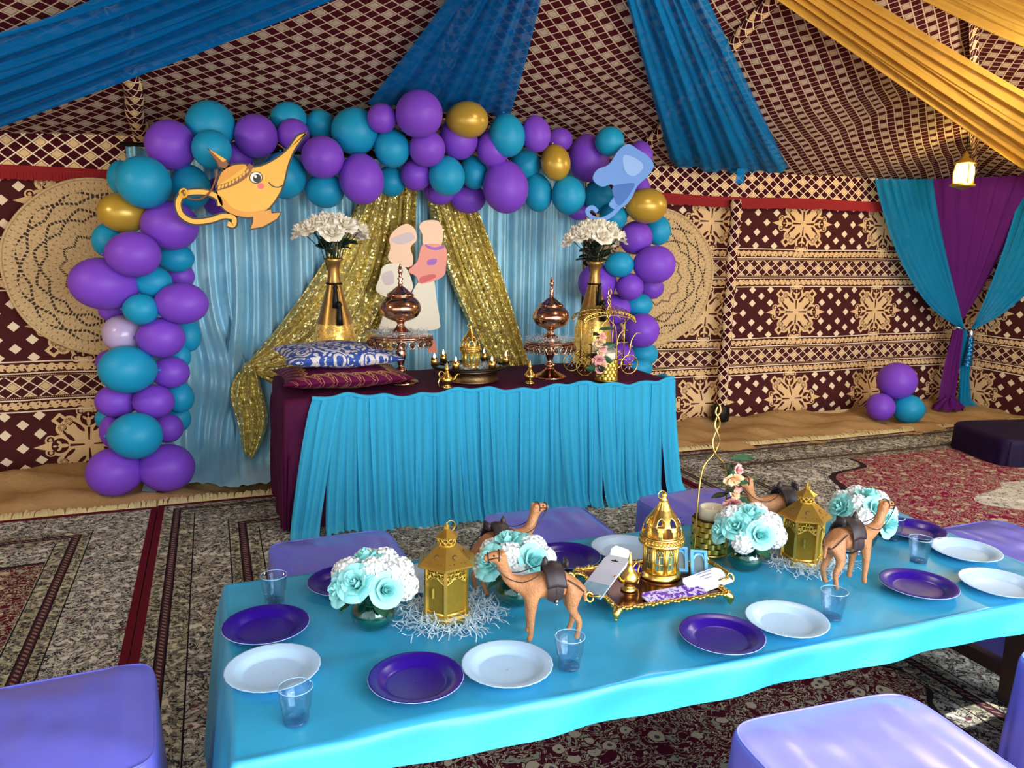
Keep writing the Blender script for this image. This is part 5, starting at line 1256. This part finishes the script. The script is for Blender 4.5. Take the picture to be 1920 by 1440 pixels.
def camel(label, x, y, rz, pose, s=1.0):
    t = thing('camel_figurine', label, 'camel', (x, y, SZ), rz); t.scale = (s, s, s)
    put('body', camel_body(pose, 0), t)
    sd = MB().grid(lambda u, v: ((-.040+.055*v)+(.006*sin(pi*u)), (.047*sin((u-.5)*2.9)), .168+.056*cos((u-.5)*2.9)-.012*abs(v-.5)), 18, 8); o = sdo = part('saddle', sd, DKLEATH, t); sm = o.modifiers.new('thickness', 'SOLIDIFY'); sm.thickness = .004
    for sy in (-1, 1): part('saddle_flap', MB().grid(lambda u, v: (-.034+.044*u+(.005*(v)), sy*(.0435+.003*sin(pi*v)), .180-.042*v-.010*sin(pi*u)*v), 8, 8), DKLEATH, sdo)
    part('pommel', MB().lathe([(.006, 0), (.010, .006), (.008, .02), (.002, .03)], 10, (.014, 0, .214)), DKLEATH, sdo); part('cantle', MB().box((-.045, 0, .222), (.008, .034, .022)), DKLEATH, sdo)
    gr = MB()
    for k in range(1): gr.tube([(-.012+.0, .046*sin(2*pi*j/20), .158+.046*cos(2*pi*j/20)) for j in range(20)], .0026, 5, closed=True)
    part('girth_strap', gr, DKLEATH, t)
    for sy in (-1, 1):
        b = MB().ball((-.012, sy*.0485, .134), .005, 8, 6); b.ball((-.012, sy*.0485, .124), .0038, 8, 6); part('silver_bead', b, bpy.data.materials['silver'], t)
    hl = MB()
    for cx_, cz_, r_, tl in ((.172, .247, .0135, .45), (.143, .251, .0165, -.1)):
        hl.tube([(cx_+tl*r_*cos(2*pi*j/16)*.3, r_*1.04*sin(2*pi*j/16), cz_+r_*1.06*cos(2*pi*j/16)) for j in range(16)], .0018, 5, closed=True)
    for sy in (-1, 1): hl.tube([(.172, sy*.0138, .246), (.158, sy*.0158, .250), (.143, sy*.0170, .252)], .0016, 5)
    part('halter', hl, DKLEATH, t)
    for sy in (-1, 1):
        part('rein', MB().tube(smooth_line([(.170, sy*.0135, .240), (.150, sy*.020, .222), (.120, sy*.026, .196), (.080, sy*.034, .186), (.040, sy*.030, .200), (.012, sy*.012, .216)], 4), .0016, 5), DKLEATH, t)
        part('eye', MB().ball((.157, sy*.0128, .2565), .0028, 8, 6), BLACKI, t)
    part('crupper_strap', MB().tube(smooth_line([(-.045, .03, .185), (-.075, .030, .165), (-.092, .020, .145), (-.098, 0, .138), (-.092, -.020, .145), (-.075, -.030, .165), (-.045, -.03, .185)], 4), .002, 5), DKLEATH, t)
    return t
def between(*p): 
    P = [onz(a, b, SZ) for a, b in p]; return sum((q.x for q in P))/len(P), sum((q.y for q in P))/len(P)
x, y = between((985, 1203), (1012, 1206), (1047, 1182), (1064, 1197)); camel('tan leather camel facing left, in front of the flower bowl and beside the gold tray', x, y, radians(180-12), {(3, 1): .006, (0, 1): -.012}, 1.0)
x, y = between((912, 1130), (1000, 1120)); camel('tan leather camel facing right, behind the flower bowl and left of centre', x-.01, y+.08, radians(12), {(3, 1): -.01, (0, -1): .01}, 1.0)
q = onz(1480, 1040, SZ); camel('tan leather camel facing left, behind the right hexagonal lantern', q.x, q.y+.06, radians(180-6), {(3, 1): .01}, 1.06)
x, y = between((1548, 1103), (1560, 1092), (1599, 1090), (1632, 1103)); camel('tan leather camel facing right, in front of the right hexagonal lantern', x, y, radians(4), {(3, 1): -.012, (0, 1): .006}, 1.03)

# ------------------------------------------------------------------ satin stools
def stool(label, cx_, cy_, a, b, h, rz, ph):
    t = thing('satin_stool', label, 'stool', (cx_, cy_, 0), rz, 'stools round the party table')
    def fn(u, v):
        g = 2*pi*u; c, s = cos(g), sin(g); e = 2/7.5; X_ = (abs(c)**e)*(1 if c > 0 else -1); Y_ = (abs(s)**e)*(1 if s > 0 else -1)
        if v < .55:
            k = v/.55; r = k*.965; z = h+.022*(1-k**2.5)-.004*k**6
            z += .002*sin(5*X_*k*3+ph)+.0015*sin(9*Y_*k+4*X_*k+ph)
        elif v < .70:
            k = (v-.55)/.15; r = .965+.035*sin(k*pi/2); z = h-.004-.035*(1-cos(k*pi/2))
        else:
            k = (v-.70)/.30; fold = .016*sin(9*g+ph)*k+.010*sin(17*g+2*ph)*k; r = 1+.05*k+fold; z = lerp(h-.039, .024, k)
        return (a*X_*r, b*Y_*r, z)
    part('satin_cover', MB().grid(fn, 96, 44, closeu=True), LAV_SATIN, t)
    for sx in (-1, 1):
        for sy in (-1, 1): part('leg', MB().box((sx*a*.8, sy*b*.8, .165), (.035, .035, .29)), WOODD, t, smooth=False)
    part('seam', MB().tube([fn(k/96, .56) for k in range(96)], .003, 5, closed=True), LAV_SATIN, t)
    return t
SH = .415
stool('lavender satin stool behind the party table, nearest its left end', .40, 2.86, .245, .235, SH, radians(2), 0)
stool('lavender satin stool behind the middle of the party table, behind a camel', 1.285, 2.90, .245, .235, SH, radians(-2), 1.3)
stool('lavender satin stool behind the party table, beside the woven gold basket', 2.07, 2.93, .245, .235, SH, radians(3), 2.2)
stool('lavender satin stool at the right end of the party table', 3.02, 2.12, .235, .26, SH, radians(2), 3.1)
stool('lavender satin stool at the left end of the party table, in the bottom left corner', -.42, 2.02, .24, .255, SH, radians(4), 4.4)
stool('lavender satin stool in front of the party table at the bottom right', 1.42, 1.21, .29, .275, SH, radians(-3), 5.2)
stool('lavender satin stool cut by the right edge in front of the party table', 2.43, 1.27, .25, .25, SH, radians(3), 6.1)
# dark low floor seat at right
fs = thing('floor_cushion', 'dark purple velvet low floor seat on the crimson rug at the right edge', 'seat', (6.25, 4.12, 0), radians(-12))
def fsm(h0, h1, a, b):
    def fn(u, v):
        g = 2*pi*u; c, s = cos(g), sin(g); e = 2/7; X_ = (abs(c)**e)*(1 if c > 0 else -1); Y_ = (abs(s)**e)*(1 if s > 0 else -1)
        if v < .5: k = v/.5; return (a*X_*k*.97, b*Y_*k*.97, h1+.02*(1-k*k))
        if v < .65: k = (v-.5)/.15; return (a*X_*(.97+.03*k), b*Y_*(.97+.03*k), h1-.03*k*k)
        k = (v-.65)/.35; r = 1+.012*sin(20*g)*k; return (a*X_*r, b*Y_*r, lerp(h1-.03, h0, k))
    return MB().grid(fn, 72, 30, closeu=True)
part('velvet_cover', fsm(.02, .22, .80, .34), DKPURP, fs); part('mattress', MB().box((0, 0, .11), (1.5, .60, .18)), DKPURP, fs, smooth=False)

# ------------------------------------------------------------------ lit hanging lantern
ln_ = ony(1807, 326, 5.2); lt = thing('hanging_lantern', 'lit brass lantern hanging from the tent roof before the corner curtain', 'lantern', (ln_.x, 5.2, ln_.z-.10)); lt.scale = (1.2, 1.2, 1.2)
em = bpy.data.materials.new('lit_lantern_glass'); em.use_nodes = True; bs = em.node_tree.nodes['Principled BSDF']; bs.inputs['Base Color'].default_value = (1, .9, .5, 1); bs.inputs['Emission Color'].default_value = (1, .80, .22, 1); bs.inputs['Emission Strength'].default_value = 9
part('base', MB().lathe([(.004, -.03), (.02, -.025), (.062, -.01), (.085, -.004), (.085, .012), (.06, .018), (.004, .018)], 20), BRASS, lt)
part('glass', MB().lathe([(.004, .02), (.055, .022), (.066, .06), (.066, .12), (.055, .15), (.004, .152)], 8), em, lt, smooth=False)
cg_ = MB()
for k in range(4):
    a = 2*pi*(k+.5)/4+.35; cg_.tube([(.07*cos(a), .07*sin(a), .012), (.073*cos(a), .073*sin(a), .09), (.06*cos(a), .06*sin(a), .156)], .006, 6)
part('cage_bars', cg_, BRASS, lt); part('roof', MB().lathe([(.07, .152), (.075, .158), (.04, .18), (.022, .20), (.024, .215), (.006, .235), (.004, .25)], 16), BRASS, lt)
zt_ = (roofz(ln_.x, 5.2)-(ln_.z-.10)-.02)/1.2
part('chain', MB().tube([(0, 0, .24+(zt_-.24)*k/8) for k in range(9)], .005, 6), BLACKI, lt)
lm = bpy.data.lights.new('hanging_lantern_bulb', 'POINT'); lm.energy = 9; lm.color = (1, .78, .25); lm.shadow_soft_size = .05
lo_ = bpy.data.objects.new('hanging_lantern_bulb', lm); COL.objects.link(lo_); lo_.location = (ln_.x-.05, 5.2-.14, ln_.z-.01)
